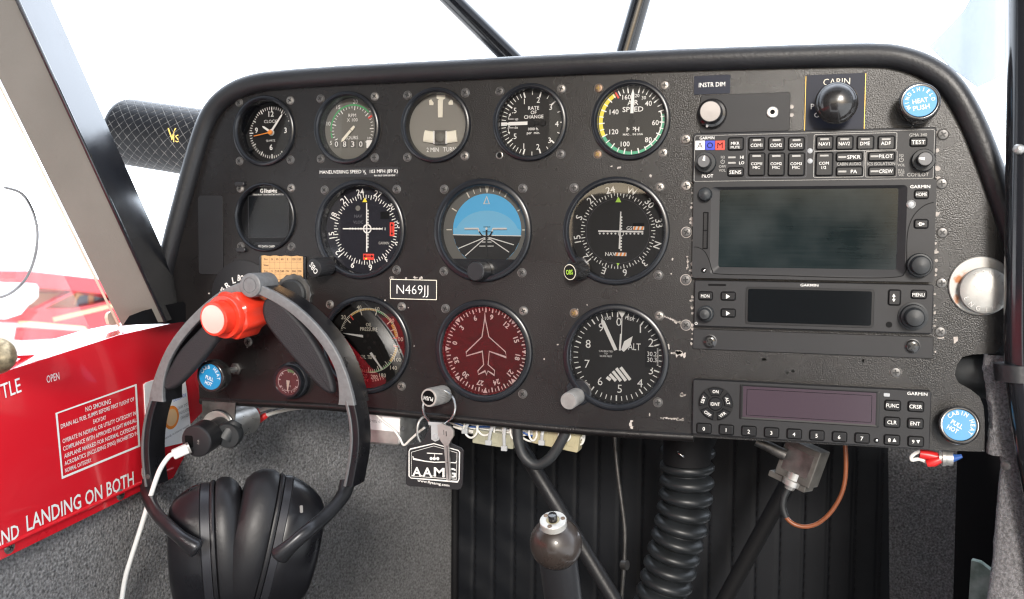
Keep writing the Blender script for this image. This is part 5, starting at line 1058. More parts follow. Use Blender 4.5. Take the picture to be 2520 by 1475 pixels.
mb = MB(); path = [at('P', u, v, 26) for u, v in ((2534, -260), (2531, 0), (2530, 300), (2526, 600), (2524, 800), (2526, 900), (2534, 985), (2556, 1130), (2590, 1320), (2630, 1560), (2690, 1900), (2780, 2500))]; mb.tube(smooth_path(path, 5), 12.6, 'gloss_black_paint', 26); mb.build('tube', root)
mb = MB(); pb = [at('t', 332+i*1.6, 492+i*17, 26) for i in range(4)]
for p_ in pb: mb.tube([p_+Vector((0, 0, -1.5)), p_+Vector((0, 0, 1.5))], 13.2, 'vinyl_black', 24)
mb.build('tape_wrap', root); mb = MB(); b0 = at('l', 1003, 882, 38); mb.lathe([(3.2, 0), (3.0, 3), (2, 4), (.02, 4.4)], 'steel', seg=14, M=axis_matrix(b0, (-.7, -.7, 0))); mb.build('stud', root)
mb = MB(); pv = [at('n', u, v, -70) for u, v in ((1175, -120), (1050, 120), (800, 390), (640, 545), (900, 800), (1215, 1030), (1400, 945), (1545, 858), (1548, 0), (1550, -120))]; P0 = [tuple(p_) for p_ in pv]; P1 = [(x, y+2, z) for x, y, z in P0]  # tinted sheet in the outline of the shaded windscreen area
mb.rings([P1, P0], 'shade_tint', True, True, True); tag(mb.build('windscreen_shade_sheet', recenter=True), 'blue grey sheet coloured as the shaded windscreen patch between the padded rim and the black door post', 'shade patch')
# --- left window post: a folded cover of one grey and one gloss black face
root = thing('window_post', 'slanting window post with one grey face and one glossy black face', 'post')
XA, XB, XC = -352, -326, -344
Aq = [(0-75, 193-150), (155, 485), (301, 800)]; Bq = [(38-105, -200), (117, 169), (216, 380), (315, 607), (403, 786)]; Cq = [(133-82, -180), (251, 275), (321, 432), (403, 607), (466, 765)]
def pline(pts, X, n=10):
    P_ = [atx('P', u, v, X) for u, v in pts]; a, b = P_[0], P_[-1]; m_ = Matrix
    # straight best line through the two outermost picture points
    return [a+(b-a)*i/n for i in range(-9, n+1)]
LA = pline([(-110, -25), (301, 803)], XA); LB = pline([(-52, -200), (405, 792)], XB); LC = pline([(43, -185), (470, 770)], XC)
mb = MB(); mb.rings([LA, LB], 'pillar_gray', False, False, False); mb.build('grey_face', root)
mb = MB(); mb.rings([[p_+Vector((.4, .3, 0)) for p_ in LB], [p_ for p_ in LC], [p_+Vector((-14, 4, 0)) for p_ in LC]], 'post_black', False, False, False); mb.build('black_face', root)
mb = MB(); mb.tube([p_+Vector((.6, .2, 0)) for p_ in LB], 1.5, 'gloss_black_paint', 10); mb.build('corner_bead', root)
mb = MB(); LA2 = pline([(-122, -25), (291, 806)], XA-3); mb.rings([LA2, [p_+Vector((-.5, -1.5, 0)) for p_ in LA]], 'trim_beige', False, False, False); mb.build('edge_trim', root)
mb = MB(); pts = [at('P', *p_, 6) for p_ in ((306, 800), (330, 770), (372, 752), (420, 770), (470, 752), (494, 790), (420, 796))]
mb.add([tuple(atx('P', *p_, -330)) for p_ in ((303, 800), (318, 778), (352, 765), (405, 752), (450, 742), (500, 785), (420, 797))], [tuple(range(7))], 'plain_black'); mb.build('foot', root)
mb = MB(); pts = [tuple(atx('o', *p_, -358)) for p_ in ((1268, 800), (1275, 760), (1300, 735), (1340, 724), (1420, 880), (1330, 890), (1290, 880))]; mb.rings([[(x-3, y, z) for x, y, z in pts], pts], 'trim_beige'); tag(mb.build('window_latch', recenter=True), 'small rounded beige metal tab at the foot of the slanting post', 'latch')
mb = MB(); tri = [tuple(atx('o', *p_, -352)) for p_ in ((118, 1262), (150, 1250), (520, 1238), (525, 1262), (330, 1290), (205, 1282), (160, 1352), (128, 1345))]; mb.rings([[(x-2, y, z) for x, y, z in tri], tri], 'red_fabric')
tag(mb.build('sill_tab', recenter=True), 'small folded red tab with a dark shadowed edge lying on the bright window sill', 'tab')
mb = MB(); mb.rings([[(-372, -330, -78), (-372, -66, -60)], [(-362, -330, 345), (-362, -326, 345)]], 'plexi_window', False, False, False); tag(mb.build('side_window'), 'clear side window above the red sill, with glare put in as pale haze', 'window')
mb = MB(); mb.rings([[(-356, -1250, -84), (-356, -330, -80)], [(-345, -1250, 560), (-345, -330, 545)]], 'headliner', False, False, False); tag(mb.build('aft_side_blocker'), 'unseen dark cabin side behind the window, added to darken the dial reflections', 'light blocker')  # out of view; closes off the sky to darken dial reflections
root = thing('throttle_knob', 'speckled bronze coloured round knob above the white THROTTLE lettering', 'knob'); c = atx('o', -45, 1245, -322)
mb = MB(); mb.lathe([(2, -8), (9, -7), (12, -3), (12.6, 1), (11.5, 6), (8, 10), (.02, 11.6)], 'bronze_speckle', seg=36, M=axis_matrix(c, (.7, -.7, .1))); mb.build('head', root, sharp=70)
# --- windscreen frame tubes above the panel
def pole(name, label, k, a, b, Y, r, key, cat='tube'):
    p0 = at(k, *a, -Y); p1 = at(k, *b, -Y); d = (p0-p1); mb = MB(); mb.tube([p1-d*.35, p1, p0, p0+d*1.1], r, key, 26); return tag(mb.build(name, recenter=True), label, cat)
pole('frame_tube', 'glossy dark windscreen brace tube slanting down over the turn indicator', 'm', (600, 0), (1052, 445), 150, 9.3, 'gloss_black_paint')
pole('frame_tube', 'dark windscreen brace tube rising nearly upright above the airspeed gauge', 'm', (2060, 0), (1945, 400), 150, 9.2, 'gloss_black_paint')
# --- quilted roll
root = thing('quilted_roll', 'black diamond quilted padded roll with gold script lettering beside the window post', 'padded roll')
a = at('h', 505, 552, -60); b = at('h', 860, 606, -60); ax = (b-a).normalized(); L_ = (b-a).length; M = axis_matrix(a, -ax, (0, 0, 1)); M = axis_matrix(b, -ax)
mb = MB(); rs = []; RQ = 31.5
prof = [(0, .02), (0, .4), (.6, .66), (2.5, .84), (6, .95), (11, 1.0)] + [(11+i*2.0, 1.0) for i in range(1, 75)]
for hh, kr in prof:
    ring = []
    for t in range(120):
        th = t/120*2*math.pi; s_ = hh/10.0; w_ = th/(2*math.pi)*20
        g1 = abs(((s_+w_) % 1)-.5)*2; g2 = abs(((s_-w_) % 1)-.5)*2; gr = max(max(0, g1-.9), max(0, g2-.9))/.1
        r_ = RQ*kr-(.6*gr if kr > .9 else 0); ring.append((r_*math.cos(th), -(L_-hh), r_*math.sin(th)))
    rs.append(ring)
mb.rings(rs[::-1], 'roll_black', True, False, True, M); mb.build('pad', root, sharp=75)
mb = MB()
for d_ in (1, -1):
    for k_ in range(20):
        pts = []
        for i_ in range(61):
            hh = 12+i_*2.1; th = 2*math.pi/20*(k_+d_*(-hh/10.0)); r_ = RQ-.28; pts.append(M @ Vector((r_*math.cos(th), -(L_-hh), r_*math.sin(th))))
        mb.tube(pts, .36, 'thread_gray', 5, caps=False)
mb.build('quilt_stitching', root)
mb = MB()
def onroll(s_, u, v, wd, cap):
    p_ = at('h', u, v, -60+RQ+1.5); q2 = at('h', u+wd, v+wd*.1, -60+RQ+1.5); Mx = axis_matrix(p_, (.35, -.93, .05)); mb.text(s_, 0, 0, 0, cap, 'gold_print', w=(q2-p_).length, ha='L', bold=-.006, M=Mx)
onroll('V', 706, 566, 30, 11.0); onroll('ISION', 730, 584, 84, 6.5); mb.build('lettering', root)

ZV['v2'] = (0, 1160, 1.1923)
# ================================================================== HEADSET
root = thing('headset', 'black and grey over ear headphones hung on the red knob', 'headphones', at('j', 525, 150, 40))
HB = 55
def j2(pts, h): return [Vector(q('j', u, v, h)) for u, v in pts]
RA = [(530, 148), (575, 172), (640, 205), (705, 248), (770, 305), (830, 372), (878, 445), (912, 520), (935, 590), (950, 650)]
LAq = [(520, 148), (470, 165), (420, 188), (365, 226), (300, 285), (240, 352), (190, 425), (155, 500), (130, 570), (116, 632)]
def build_(mb, name, **k):
    o = mb.build(name, None, **k); o.parent = root; o.location = o.location-root.location; return o
for pts, sgn in ((RA, 1), (LAq, -1)):
    c = smooth_path(j2(pts, HB), 4); mb = MB()
    n_ = len(c); W = [7.6+6.5*max(0, (i-(n_-11))/10)**1.5 for i in range(n_)]; c = [c[i]+Vector((-sgn*.5, -.2))*(W[i]-7.6) for i in range(n_)]
    mb.ribbon(c, W, -HB, -HB+4.2, 'headset_gray', .4); build_(mb, 'headband_trim')
    mb = MB(); mb.ribbon([p_ for p_ in c], [w-1.0 for w in W], -HB+3.8, -HB+27, 'headset_black', .3); build_(mb, 'headband')
    po = [(1262, 48), (1290, 40), (1330, 52), (1385, 102), (1460, 190), (1530, 300), (1575, 400), (1594, 478), (1576, 496), (1540, 480), (1490, 432), (1400, 330), (1310, 222), (1264, 155), (1250, 95)] if sgn > 0 else [(1060, 205), (1022, 262), (958, 345), (880, 430), (835, 466), (795, 478), (774, 456), (782, 420), (808, 368), (855, 290), (925, 212), (990, 160)]
    ps = [Vector(q('v2', u, v, HB-3)) for u, v in po]; ps = smooth_path(ps, 4, True)
    if sum(a.x*b.y-b.x*a.y for a, b in zip(ps, ps[1:]+ps[:1])) < 0: ps = ps[::-1]
    nn = []
    for i_ in range(len(ps)):
        d_ = (ps[(i_+1) % len(ps)]-ps[i_-1]).normalized(); nn.append(Vector((d_.y, -d_.x)))
    mb = MB(); mb.rings([[(p_.x-n2.x*k_, -h_, p_.y-n2.y*k_) for p_, n2 in zip(ps, nn)] for k_, h_ in ((0, HB-7), (0, HB-5), (.5, HB-3.2), (1.6, HB-2.1), (2.8, HB-1.8))], 'headset_pad'); build_(mb, 'headband_pad', sharp=60)
    # slider with its pale edge
    sl = j2([(945, 640), (962, 720), (968, 800), (962, 880), (948, 960), (940, 1000)] if sgn > 0 else [(122, 622), (98, 700), (85, 780), (82, 860), (88, 940), (97, 1002)], HB)
    c = smooth_path(sl, 4); mb = MB(); mb.ribbon(c, 7.0, -HB+1, -HB+22, 'headset_black', .3); build_(mb, 'slider')
    mb = MB(); c2 = [p_+Vector((-2.6*sgn if sgn > 0 else 2.2*-1, 0)) for p_ in c]; mb.ribbon(c2, 2.2, -HB-.2, -HB+8, 'headset_metal', .4); build_(mb, 'slider_trim')
# hinge
mb = MB(); x, z = q('j', 527, 150, HB+2); mb.lathe([(9.6, HB-24), (9.6, HB+.5), (9.2, HB+1.6), (8.4, HB+2), (6.2, HB+2), (6.0, HB+1.5), (5.4, HB+1.5), (5.2, HB+2), (.02, HB+2.1)], 'headset_gray', (x, z), 44); build_(mb, 'hinge')
x0, z0 = q('j', 108, 958, HB); 
# ear cups: turned about an axis lying across the view
def cup(cu, cv, h, ang, roll, prof, sgn, ry, rz, key_pad, n_=64):
    c = at('j', cu, cv, h); ax = Vector((math.cos(R_(ang))*math.cos(R_(roll)), math.sin(R_(ang))*math.cos(R_(roll)), -math.sin(R_(roll)))); s_ax = ax*sgn
    zz = Vector((0, 0, 1)); zz = (zz-ax*zz.dot(ax)).normalized(); yy = zz.cross(ax)
    def P3(t, r, th): return c+s_ax*t+yy*(r*ry/50*math.cos(th))+zz*(r*rz/50*math.sin(th))
    parts = {}
    for nm, key, pr in prof:
        mb = MB(); rs = [[P3(t, r, i*2*math.pi/n_) for i in range(n_)] for t, r in pr]
        if sgn < 0: rs = [r_[::-1] for r_ in rs]
        mb.rings([r_[::-1] for r_ in rs], key, True, nm == 'ear_pad', nm == 'ear_cup'); parts[nm] = build_(mb, nm, sharp=40)
    return c, s_ax, yy, zz, P3
padp = [(0, 26), (-1.0, 34), (0, 41), (4, 45.5), (10, 49), (17, 49.6), (21.5, 48), (23, 45)]
cR = cup(456, 1222, 52, 33, 13, [('ear_pad', 'headset_leather', [(t_*1.12, r_) for t_, r_ in padp]), ('pad_flange', 'headset_leather', [(25, 44), (25.5, 47.6), (27, 48.2), (28.6, 47.4), (29, 44)]), ('cup_ring', 'headset_ring', [(29, 44), (29.4, 47), (35, 47.4), (35.6, 46.6)]), ('ear_cup', 'headset_black', [(35.4, 46.8), (36, 47.2), (44, 45.2), (54, 41), (61, 36.5), (65.5, 31), (67.4, 25), (68, .1)])], 1, 37, 61, 'headset_leather')
cL = cup(506, 1258, 44, 31, -3, [('ear_pad', 'headset_leather', [(t_*.86, r_) for t_, r_ in padp]), ('pad_flange', 'headset_leather', [(19.5, 44), (20, 47.6), (21.4, 48.2), (23, 47.4), (23.4, 44)]), ('cup_ring', 'headset_ring', [(23, 43), (23.6, 46.6), (30, 47.0), (30.6, 46)]), ('ear_cup', 'headset_black', [(30.4, 46.2), (31, 46.8), (38, 44.8), (46, 41.2), (52, 37), (55.4, 32.5), (57, 26), (57.5, .1)])], -1, 37, 60, 'headset_leather')
for pts, hs, sgn in (([(938, 985), (925, 1030), (885, 1085), (830, 1140), (775, 1185), (720, 1232), (672, 1275), (650, 1295)], [42, 48, 62, 78, 92, 99, 102, 102], 1), ([(92, 990), (102, 1050), (130, 1110), (180, 1165), (232, 1212), (275, 1245), (312, 1270)], [42, 58, 86, 100, 106, 106, 104], -1)):
    P_ = [at('j', u, v, h) for (u, v), h in zip(pts, hs)]; c = smooth_path(P_, 5); n_ = len(c)
    rad = [7.4-1.6*min(1, i/10)+(3.0*max(0, (i-(n_-10))/10)) for i in range(n_)]; rad[-1] *= .5; rad[-2] *= .85
    mb = MB(); mb.tube(c, rad, 'headset_arm', 18, sq=(1, .8)); o = build_(mb, 'yoke', sharp=60)
for P3, t_, th in ((cR[4], 44, -.35), (cL[4], 40, -2.6)):
    pass
def slot(u, v, h, d):
    mb = MB(); M = axis_matrix(at('j', u, v, h), d); mb.rbox(-1.2, -2.8, 1.2, 2.8, -.5, .5, .8, 'steel_dull', .2, M); build_(mb, 'vent_slot')
slot(745, 1095, 95, (.6, -.75, .2)); slot(253, 1080, 72, (-.4, -.9, .1))
# slider hinge screw
mb = MB(); x, z = q('j', 97, 958, HB); mb.lathe([(2.2, HB), (1.9, HB+.5), (.02, HB+.6)], 'screw_dark', (x, z), 16); build_(mb, 'slider_screw')

# ================================================================== KEYS
root = thing('key_ring', 'key ring with a black AAMG tag and one steel key, hung from the PUSH knob', 'keys', at('k', 620, 30, 14))
HK = 16
mb = MB(); c = at('k', 618, 138, 13); r_ = 13.6
for dy in (0, 1.3): mb.tube([(c.x+r_*math.cos(i*math.pi/32), c.y+dy+2*math.sin(i*math.pi/32), c.z+r_*math.sin(i*math.pi/32)) for i in range(64)], .75, 'chrome', 10, closed=True)
build_(mb, 'split_ring')
mb = MB(); c = at('k', 515, 300, 12); mb.tube([(c.x+3.6*math.cos(i*math.pi/20), c.y+5*math.cos(i*math.pi/20), c.z+10.5*math.sin(i*math.pi/20)) for i in range(40)], 1.0, 'steel', 10, closed=True); build_(mb, 'small_ring')
kq = lambda u, v, h=HK: q('k', u, v, h)
tagp = [(398, 415), (412, 402), (478, 392), (505, 378), (524, 350), (540, 305), (558, 272), (595, 255), (632, 275), (650, 310), (668, 352), (690, 384), (725, 402), (775, 425), (790, 445), (788, 560), (784, 680), (772, 704), (752, 713), (580, 700), (410, 688), (390, 676), (388, 655)]
mb = MB(); mb.prism([kq(*p_) for p_ in tagp], HK-1.6, HK, 'placard_black'); build_(mb, 'tag')
mb = MB(); h = HK+.15
mb.line([kq(*p_) for p_ in ((412, 445), (420, 430), (585, 392), (755, 440), (764, 452), (760, 640), (750, 658), (425, 632), (412, 618))], .75, h, 'white_print', closed=True)
mb.line([kq(*p_) for p_ in ((428, 452), (585, 408), (746, 456), (742, 640), (428, 618))], .3, h, 'white_print', closed=True)
for s_, u0, u1, v0, v1, c_ in (('A', 434, 500, 585, 585, 62), ('A', 506, 574, 588, 588, 62), ('M', 584, 660, 588, 588, 62), ('G', 672, 738, 592, 592, 62)):
    x0, z0 = kq(u0, v0); x1, z1 = kq(u1, v1); mb.text(s_, (x0+x1)/2, z0, h, 7.0, 'white_print', w=(x1-x0)*.98, bold=.02)
    if s_ in 'AM':
        for uu in (u0+6, u1-6): a, b = kq(uu, v0+29); mb.poly([(a-1.1, b-.3), (a+1.1, b-.3), (a+1.1, b+.3), (a-1.1, b+.3)], h+.03, 'white_print')
x0, z0 = kq(470, 656); x1, z1 = kq(693, 674); mb.text('www.flyaamg.com', (x0+x1)/2, (z0+z1)/2, h, 2.0, 'white_print', w=x1-x0, bold=.012, rot=4)
mb.line([kq(*p_) for p_ in ((438, 480), (442, 498), (520, 514), (590, 522), (660, 520), (738, 526), (742, 512))], .8, h, 'white_print'); mb.line([kq(590, 500), kq(590, 462)], .5, h, 'white_print'); mb.line([kq(536, 458), kq(645, 464)], .7, h, 'white_print')
for u in (566, 588, 612): mb.disc(1.3, h+.02, 'white_print', kq(u, 496), 16)
build_(mb, 'tag_print')
mb = MB(); mb.prism([kq(*p_, HK+.6) for p_ in ((565, 262), (608, 262), (628, 330), (622, 365), (595, 378), (568, 362))], HK+.2, HK+1.0, 'clear_plastic'); mb.lathe([(2.4, HK+1), (1.8, HK+1.8), (.02, HK+2)], 'clear_plastic', kq(596, 345, HK+1.5), 20); mb.prism([kq(*p_, HK+1) for p_ in ((545, 240), (665, 248), (662, 270), (548, 262))], HK, HK+1.2, 'clear_plastic'); build_(mb, 'strap')
HJ = HK+5
mb = MB(); hd = [(612, 262), (640, 250), (672, 268), (700, 275), (722, 300), (722, 340), (700, 375), (688, 402), (692, 470), (704, 640), (690, 650), (672, 645), (664, 500), (655, 400), (635, 375), (616, 335)]
mb.prism([kq(*p_, HJ) for p_ in hd], HJ-1.6, HJ+.6, 'steel'); mb.line([kq(678, 405, HJ), kq(690, 640, HJ)], .7, HJ+.75, 'steel_dull'); mb.line([kq(655, 295, HJ), kq(657, 330, HJ)], .5, HJ+.75, 'screw_dark'); mb.line([kq(672, 305, HJ), kq(674, 340, HJ)], .9, HJ+.75, 'screw_dark'); build_(mb, 'key')

# ================================================================== UNDER THE PANEL
root = thing('power_socket', 'steel twelve volt power socket on a bent bracket under the panel corner', 'socket')
mb = MB(); mb.prism([q('r', *p_, 4) for p_ in ((355, 345), (790, 368), (782, 560), (770, 650), (360, 650))], 2.6, 4.0, 'steel_dull'); mb.build('bracket', root)
c = at('r', 575, 690, 5); mb = MB(); mb.lathe([(13.5, -38), (13.5, 6), (14.8, 6.2), (14.8, 8.4), (13.2, 8.6)], 'steel', (c.x, c.z), 44, cap0=True, cap1=True); mb.build('barrel', root)
mb = MB(); mb.lathe([(15.6, 3.5), (15.6, 5.5), (14.7, 6)], 'bezel_black', (c.x, c.z), 40, cap1=False); mb.build('collar', root)
for (u0, v0), (u1, v1) in (((1020, 640), (1205, 525)), ((985, 530), (1110, 468))):
    mb = MB(); mb.tube([at('r', u0, v0, -45), at('r', (u0+u1)/2, (v0+v1)/2, -48), at('r', u1, v1, -50)], [3.6, 3.2, 2.6], 'wire_red', 12, sq=(1, .8)); mb.build('terminal', root)
for pts in (((1200, 530), (1330, 488), (1500, 450), (1665, 430), (1750, 420)), ((1105, 470), (1250, 425), (1420, 405), (1500, 395))):
    mb = MB(); mb.tube(smooth_path([at('r', u, v, -50) for u, v in pts], 5), 1.7, 'wire_white', 10); mb.build('lead', root)
root = thing('usb_charger', 'round black plug in charger holding the white cable end', 'charger')
b = at('r', 600, 690, 9); t = at('r', 272, 878, 48); M = axis_matrix(b, t-b); L_ = (t-b).length
mb = MB(); mb.lathe([(9.5, 0), (9.5, L_*.45), (12.6, L_*.5), (13.4, L_*.55), (13.4, L_-1.4), (12.6, L_-.3), (11.6, L_), (.02, L_+.1)], 'knob_black', seg=44, M=M); mb.build('body', root)
mb = MB(); mb.rbox(-9.6, -5.0, -2.4, 5.0, L_-.5, L_+.3, 1.2, 'recess_black', .05, M); mb.text('2.4A', 2.4, 0, L_+.35, 1.5, 'dim_print', rot=-82, M=M); mb.build('port', root)
root = thing('socket_cap', 'black rubber socket cap dangling beside the plugged in charger', 'cap')
p0 = at('r', 660, 850, 26); p1 = at('r', 800, 640, 20); mb = MB(); M = axis_matrix(p0+(p1-p0)*.25, (.2, -.95, -.1)); mb.lathe([(10.5, -8), (11, 0), (10, 2), (.02, 2.4)], 'rubber_black', seg=32, M=M, cap0=True); mb.build('disc', root)
mb = MB(); mb.tube([p0, p0+(p1-p0)*.5, p1, p1+(p1-p0)*.12], [6, 6.4, 5.6, 4.5], 'rubber_black', 12, sq=(1, .7)); mb.build('pull_tab', root)
root = thing('charging_cable', 'white charging cable drooping down across the grey carpet', 'cable')
e0 = at('r', 175, 960, 50); e1 = at('r', -30, 1050, 58); d = (e1-e0); M = axis_matrix(e0, d); L_ = d.length; mb = MB(); mb.rbox(-4.4, -4.0, 4.4, 4.0, 0, L_, 2.4, 'white_plastic', 1.2, M); mb.rbox(-4.7, -4.3, 4.7, 4.3, -1.2, .8, 2, 'steel', .2, M); mb.build('plug', root)
mb = MB(); mb.tube(smooth_path([e1-d*.1, e1+d*.25] + [at('P', u, v, h) for u, v, h in ((392, 1160, 64), (368, 1230, 66), (345, 1305, 68), (324, 1370, 70), (308, 1425, 72), (298, 1490, 74), (292, 1540, 76))], 6), 2.0, 'white_plastic', 14); mb.build('cord', root)
# small white topped metal module
root = thing('relay_box', 'small silver box with a white label hanging behind the panel lip', 'box')
(xa, za), (xb, zb) = q('k', 96, 195, -8), q('k', 352, 412, -8); mb = MB(); mb.rbox(xa, zb, xb, za+14, -40, -8, 4, 'steel', 2.0); mb.build('case', root)
mb = MB(); (la, lc_), (lb, ld) = q('k', 96, 190, -7.8), q('k', 345, 312, -7.8); mb.poly([(la+.6, ld+.6), (lb, ld), (lb, lc_+8), (la+.6, lc_+8)], -7.75, 'decal_white'); x, z = q('k', 172, 236, -7.7); mb.text('10-700-14', x, z, -7.6, 2.2, 'ink_gray', rot=183, w=12); mb.build('label_sheet', root)
mb = MB(); mb.lathe([(2, 0), (2, 3)], 'screw_dark', seg=14, M=axis_matrix(at('k', 354, 285, -12), (.8, -.6, 0))); mb.build('stud', root)
mb = MB(); mb.tube(smooth_path([at('k', u, v, -2) for u, v in ((165, 175), (230, 235), (300, 290), (345, 350), (375, 402), (420, 365), (470, 320), (520, 280))], 6), 1.0, 'wire_white', 8); tag(mb.build('loose_wire', recenter=True), 'thin pale yellow wire looped across the silver box', 'wire')
def block(name, label, k, a, b, w, h0, h1, key, cat='connector'):
    p0 = Vector(q(k, *a, h1)); p1 = Vector(q(k, *b, h1)); d = (p1-p0); ang = math.atan2(d.y, d.x); M = Matrix.Translation(((p0.x+p1.x)/2, 0, (p0.y+p1.y)/2)) @ Matrix.Rotation(-ang, 4, 'Y')
    mb = MB(); L2 = d.length/2; mb.rbox(-L2, -w, L2, w, h0, h1, 1.0, key, .5, M)
    for i in range(3): mb.rbox(-L2*.7+i*L2*.6, -w*.55, -L2*.7+i*L2*.6+L2*.34, w*.6, h1-.3, h1+.35, .6, key, .3, M)
    return tag(mb.build(name, recenter=True), label, cat)
block('connector', 'translucent cream wire connector with white ties, nearer the keys', 'k', (855, 340), (1140, 385), 5.6, -24, -12, 'milky_plastic')
block('connector', 'cream plastic wire connector behind the black hose loop', 'k', (1275, 315), (1595, 385), 8.4, -26, -12, 'cream_plastic')
random.seed(11)
wire_keys = ['wire_white']*7+['wire_orange', 'wire_blue', 'wire_white', 'dim_print']
for i, kk in enumerate(wire_keys):
    v0 = random.uniform(255, 300); pts = [(700+random.uniform(-30, 30), v0-25), (820+random.uniform(-30, 30), v0+random.uniform(-10, 30)), (960, v0+random.uniform(0, 40)), (1130, v0+random.uniform(-20, 60)), (1260, v0+random.uniform(20, 80)), (1420, v0+random.uniform(30, 90)), (1560+random.uniform(-40, 60), v0+random.uniform(60, 130)), (1610+random.uniform(-20, 30), v0+random.uniform(20, 60)), (1590, 250)]
    mb = MB(); mb.tube(smooth_path([at('k', u, v, -17-2*(i % 4)) for u, v in pts], 6), .8, kk, 8); o = mb.build('harness_wire', recenter=True); nm = {'wire_white': 'white', 'wire_orange': 'orange', 'wire_blue': 'blue', 'dim_print': 'grey'}[kk]
    tag(o, f'thin {nm} wire in the loose bundle under the panel lip', 'wire', 'wires of the loose bundle under the panel')
for i in range(7):
    u0 = 840+i*108+random.uniform(-20, 20); w_ = random.uniform(40, 85); dp = random.uniform(50, 110)
    mb = MB(); mb.tube(smooth_path([at('k', u0+w_*a_, 262+i*9+dp*b_, -9-2*(i % 3)) for a_, b_ in ((-.5, -.3), (-.62, .35), (-.3, .9), (.15, 1.0), (.55, .55), (.5, -.3))], 6), .85, 'wire_white', 8)
    tag(mb.build('harness_wire', recenter=True), 'thin white wire in the loose bundle under the panel lip', 'wire', 'wires of the loose bundle under the panel')
for i, (u0, v0, u1, v1) in enumerate(((835, 235, 800, 305), (1000, 245, 965, 385), (1080, 250, 1075, 425), (1350, 270, 1335, 385))):
    mb = MB(); p0 = at('k', u0, v0, -9); p1 = at('k', u1, v1, -9); mb.tube([p0, (p0+p1)/2+Vector((0, -2, 0)), p1], 1.3, 'clear_plastic', 8, sq=(1, .5)); M = axis_matrix(p1, (0, -1, 0)); mb.rbox(-2.4, -2, 2.4, 2, -1, 1.5, .5, 'clear_plastic', .3, M)
    tag(mb.build('cable_tie', recenter=True), 'white nylon cable tie around the loose wire bundle', 'cable tie', 'white nylon cable ties on the wire bundle')
mb = MB(); mb.tube(smooth_path([at('k', u, v, -7) for u, v in ((1164, 262), (1166, 290), (1172, 370), (1205, 470), (1262, 528), (1320, 538), (1385, 500), (1440, 430), (1485, 350), (1515, 285), (1520, 262))], 6), 4.1, 'rubber_black', 16); tag(mb.build('hose_loop', recenter=True), 'black rubber hose hanging in a loop below the panel', 'hose')
pole('frame_tube', 'black diagonal brace tube running down behind the ball topped stick', 'k', (1255, 520), (1840, 1475), 210, 7.6, 'vinyl_black')
pole('frame_tube', 'black diagonal brace tube in the shade under the transponder', 'e', (680, 760), (290, 1475), 250, 8.0, 'plain_black')
root = thing('control_cable', 'thin grey control cable with a clamp, hanging before the pleated cover', 'cable')
mb = MB(); mb.tube(smooth_path([at('u', u, v, -240) for u, v in ((905, 180), (915, 330), (935, 520), (965, 740), (985, 920), (985, 1100), (975, 1280), (958, 1500), (950, 1620))], 5), 2.0, 'steel_dull', 12); mb.build('cable', root)
mb = MB(); mb.lathe([(5, -3), (5, 3)], 'steel_dull', seg=12, M=axis_matrix(at('u', 985, 1205, -237), (.9, -.3, .1)), cap0=True); mb.build('clamp', root)
root = thing('air_hose', 'ribbed black flexible air hose under the radios', 'hose')
path = smooth_path([at('u', u, v, -150) for u, v in ((1485, 250), (1478, 400), (1474, 560), (1458, 740), (1420, 930), (1372, 1110), (1325, 1290), (1275, 1470), (1235, 1610))], 40)
dist = [0]
for a, b in zip(path, path[1:]): dist.append(dist[-1]+(b-a).length)
mb = MB(); P_ = []; rad = []; tot = dist[-1]; n_ = 460; ii = 0
for k in range(n_+1):
    s_ = tot*k/n_
    while ii < len(dist)-2 and dist[ii+1] < s_: ii += 1
    f_ = (s_-dist[ii])/max(1e-6, dist[ii+1]-dist[ii]); P_.append(path[ii].lerp(path[ii+1], min(1, f_))); ph = (s_/13.6) % 1.0; rad.append(17.2+7.2*(1-abs(2*ph-1)**2.2))
mb.tube(P_, rad, 'rubber_hose', 48); mb.build('hose', root, sharp=80)
mb = MB(); p0 = at('u', 1478, 250, -140); p1 = at('u', 1474, 400, -140); mb.tube([p0+Vector((10, 0, 30)), p0, p1], [24, 22, 21], 'plain_black', 24); mb.build('elbow', root); mb = MB(); mb.tube([at('u', 1400, 312, -112), at('u', 1455, 358, -112)], .9, 'chrome', 8); mb.build('clip', root)
# control stick
c = at('k', 1435, 1085, 120); root = thing('control_stick', 'control stick topped by a worn dark ball with a black push button', 'control stick', c)
ax = Vector((0, -math.sin(R_(25)), math.cos(R_(25)))); M = axis_matrix((0, 0, 0), ax, (0, 1, 0)); RS = 16.8
mb = MB(); mb.lathe([(RS*math.cos(R_(t_)), RS*math.sin(R_(t_))) for t_ in range(-52, 61, 4)], 'grip_brown', seg=60, M=M, cap1=True); mb.build('ball_grip', root, sharp=70)
mb = MB(); mb.lathe([(8.4, 11), (8.5, 18.8), (8.2, 19.2), (4.4, 19.3), (4.3, 18.8)], 'alu_bright', seg=48, M=M, cap1=False); mb.lathe([(4.4, 18.7), (.02, 18.7)], 'cream_plastic', seg=30, M=M); mb.build('collar', root)
mb = MB()
for a_ in (20, 150, 265): mb.lathe([(1.5, 19.2), (1.4, 19.6), (.02, 19.7)], 'screw_rust', (6.3*math.cos(R_(a_)), 6.3*math.sin(R_(a_))), 14, M)
mb.build('rivets', root)
mb = MB(); mb.lathe([(2.9, 17), (2.9, 23.0), (2.6, 23.6), (.02, 23.8)], 'knob_gloss', seg=28, M=M); mb.build('push_button', root)
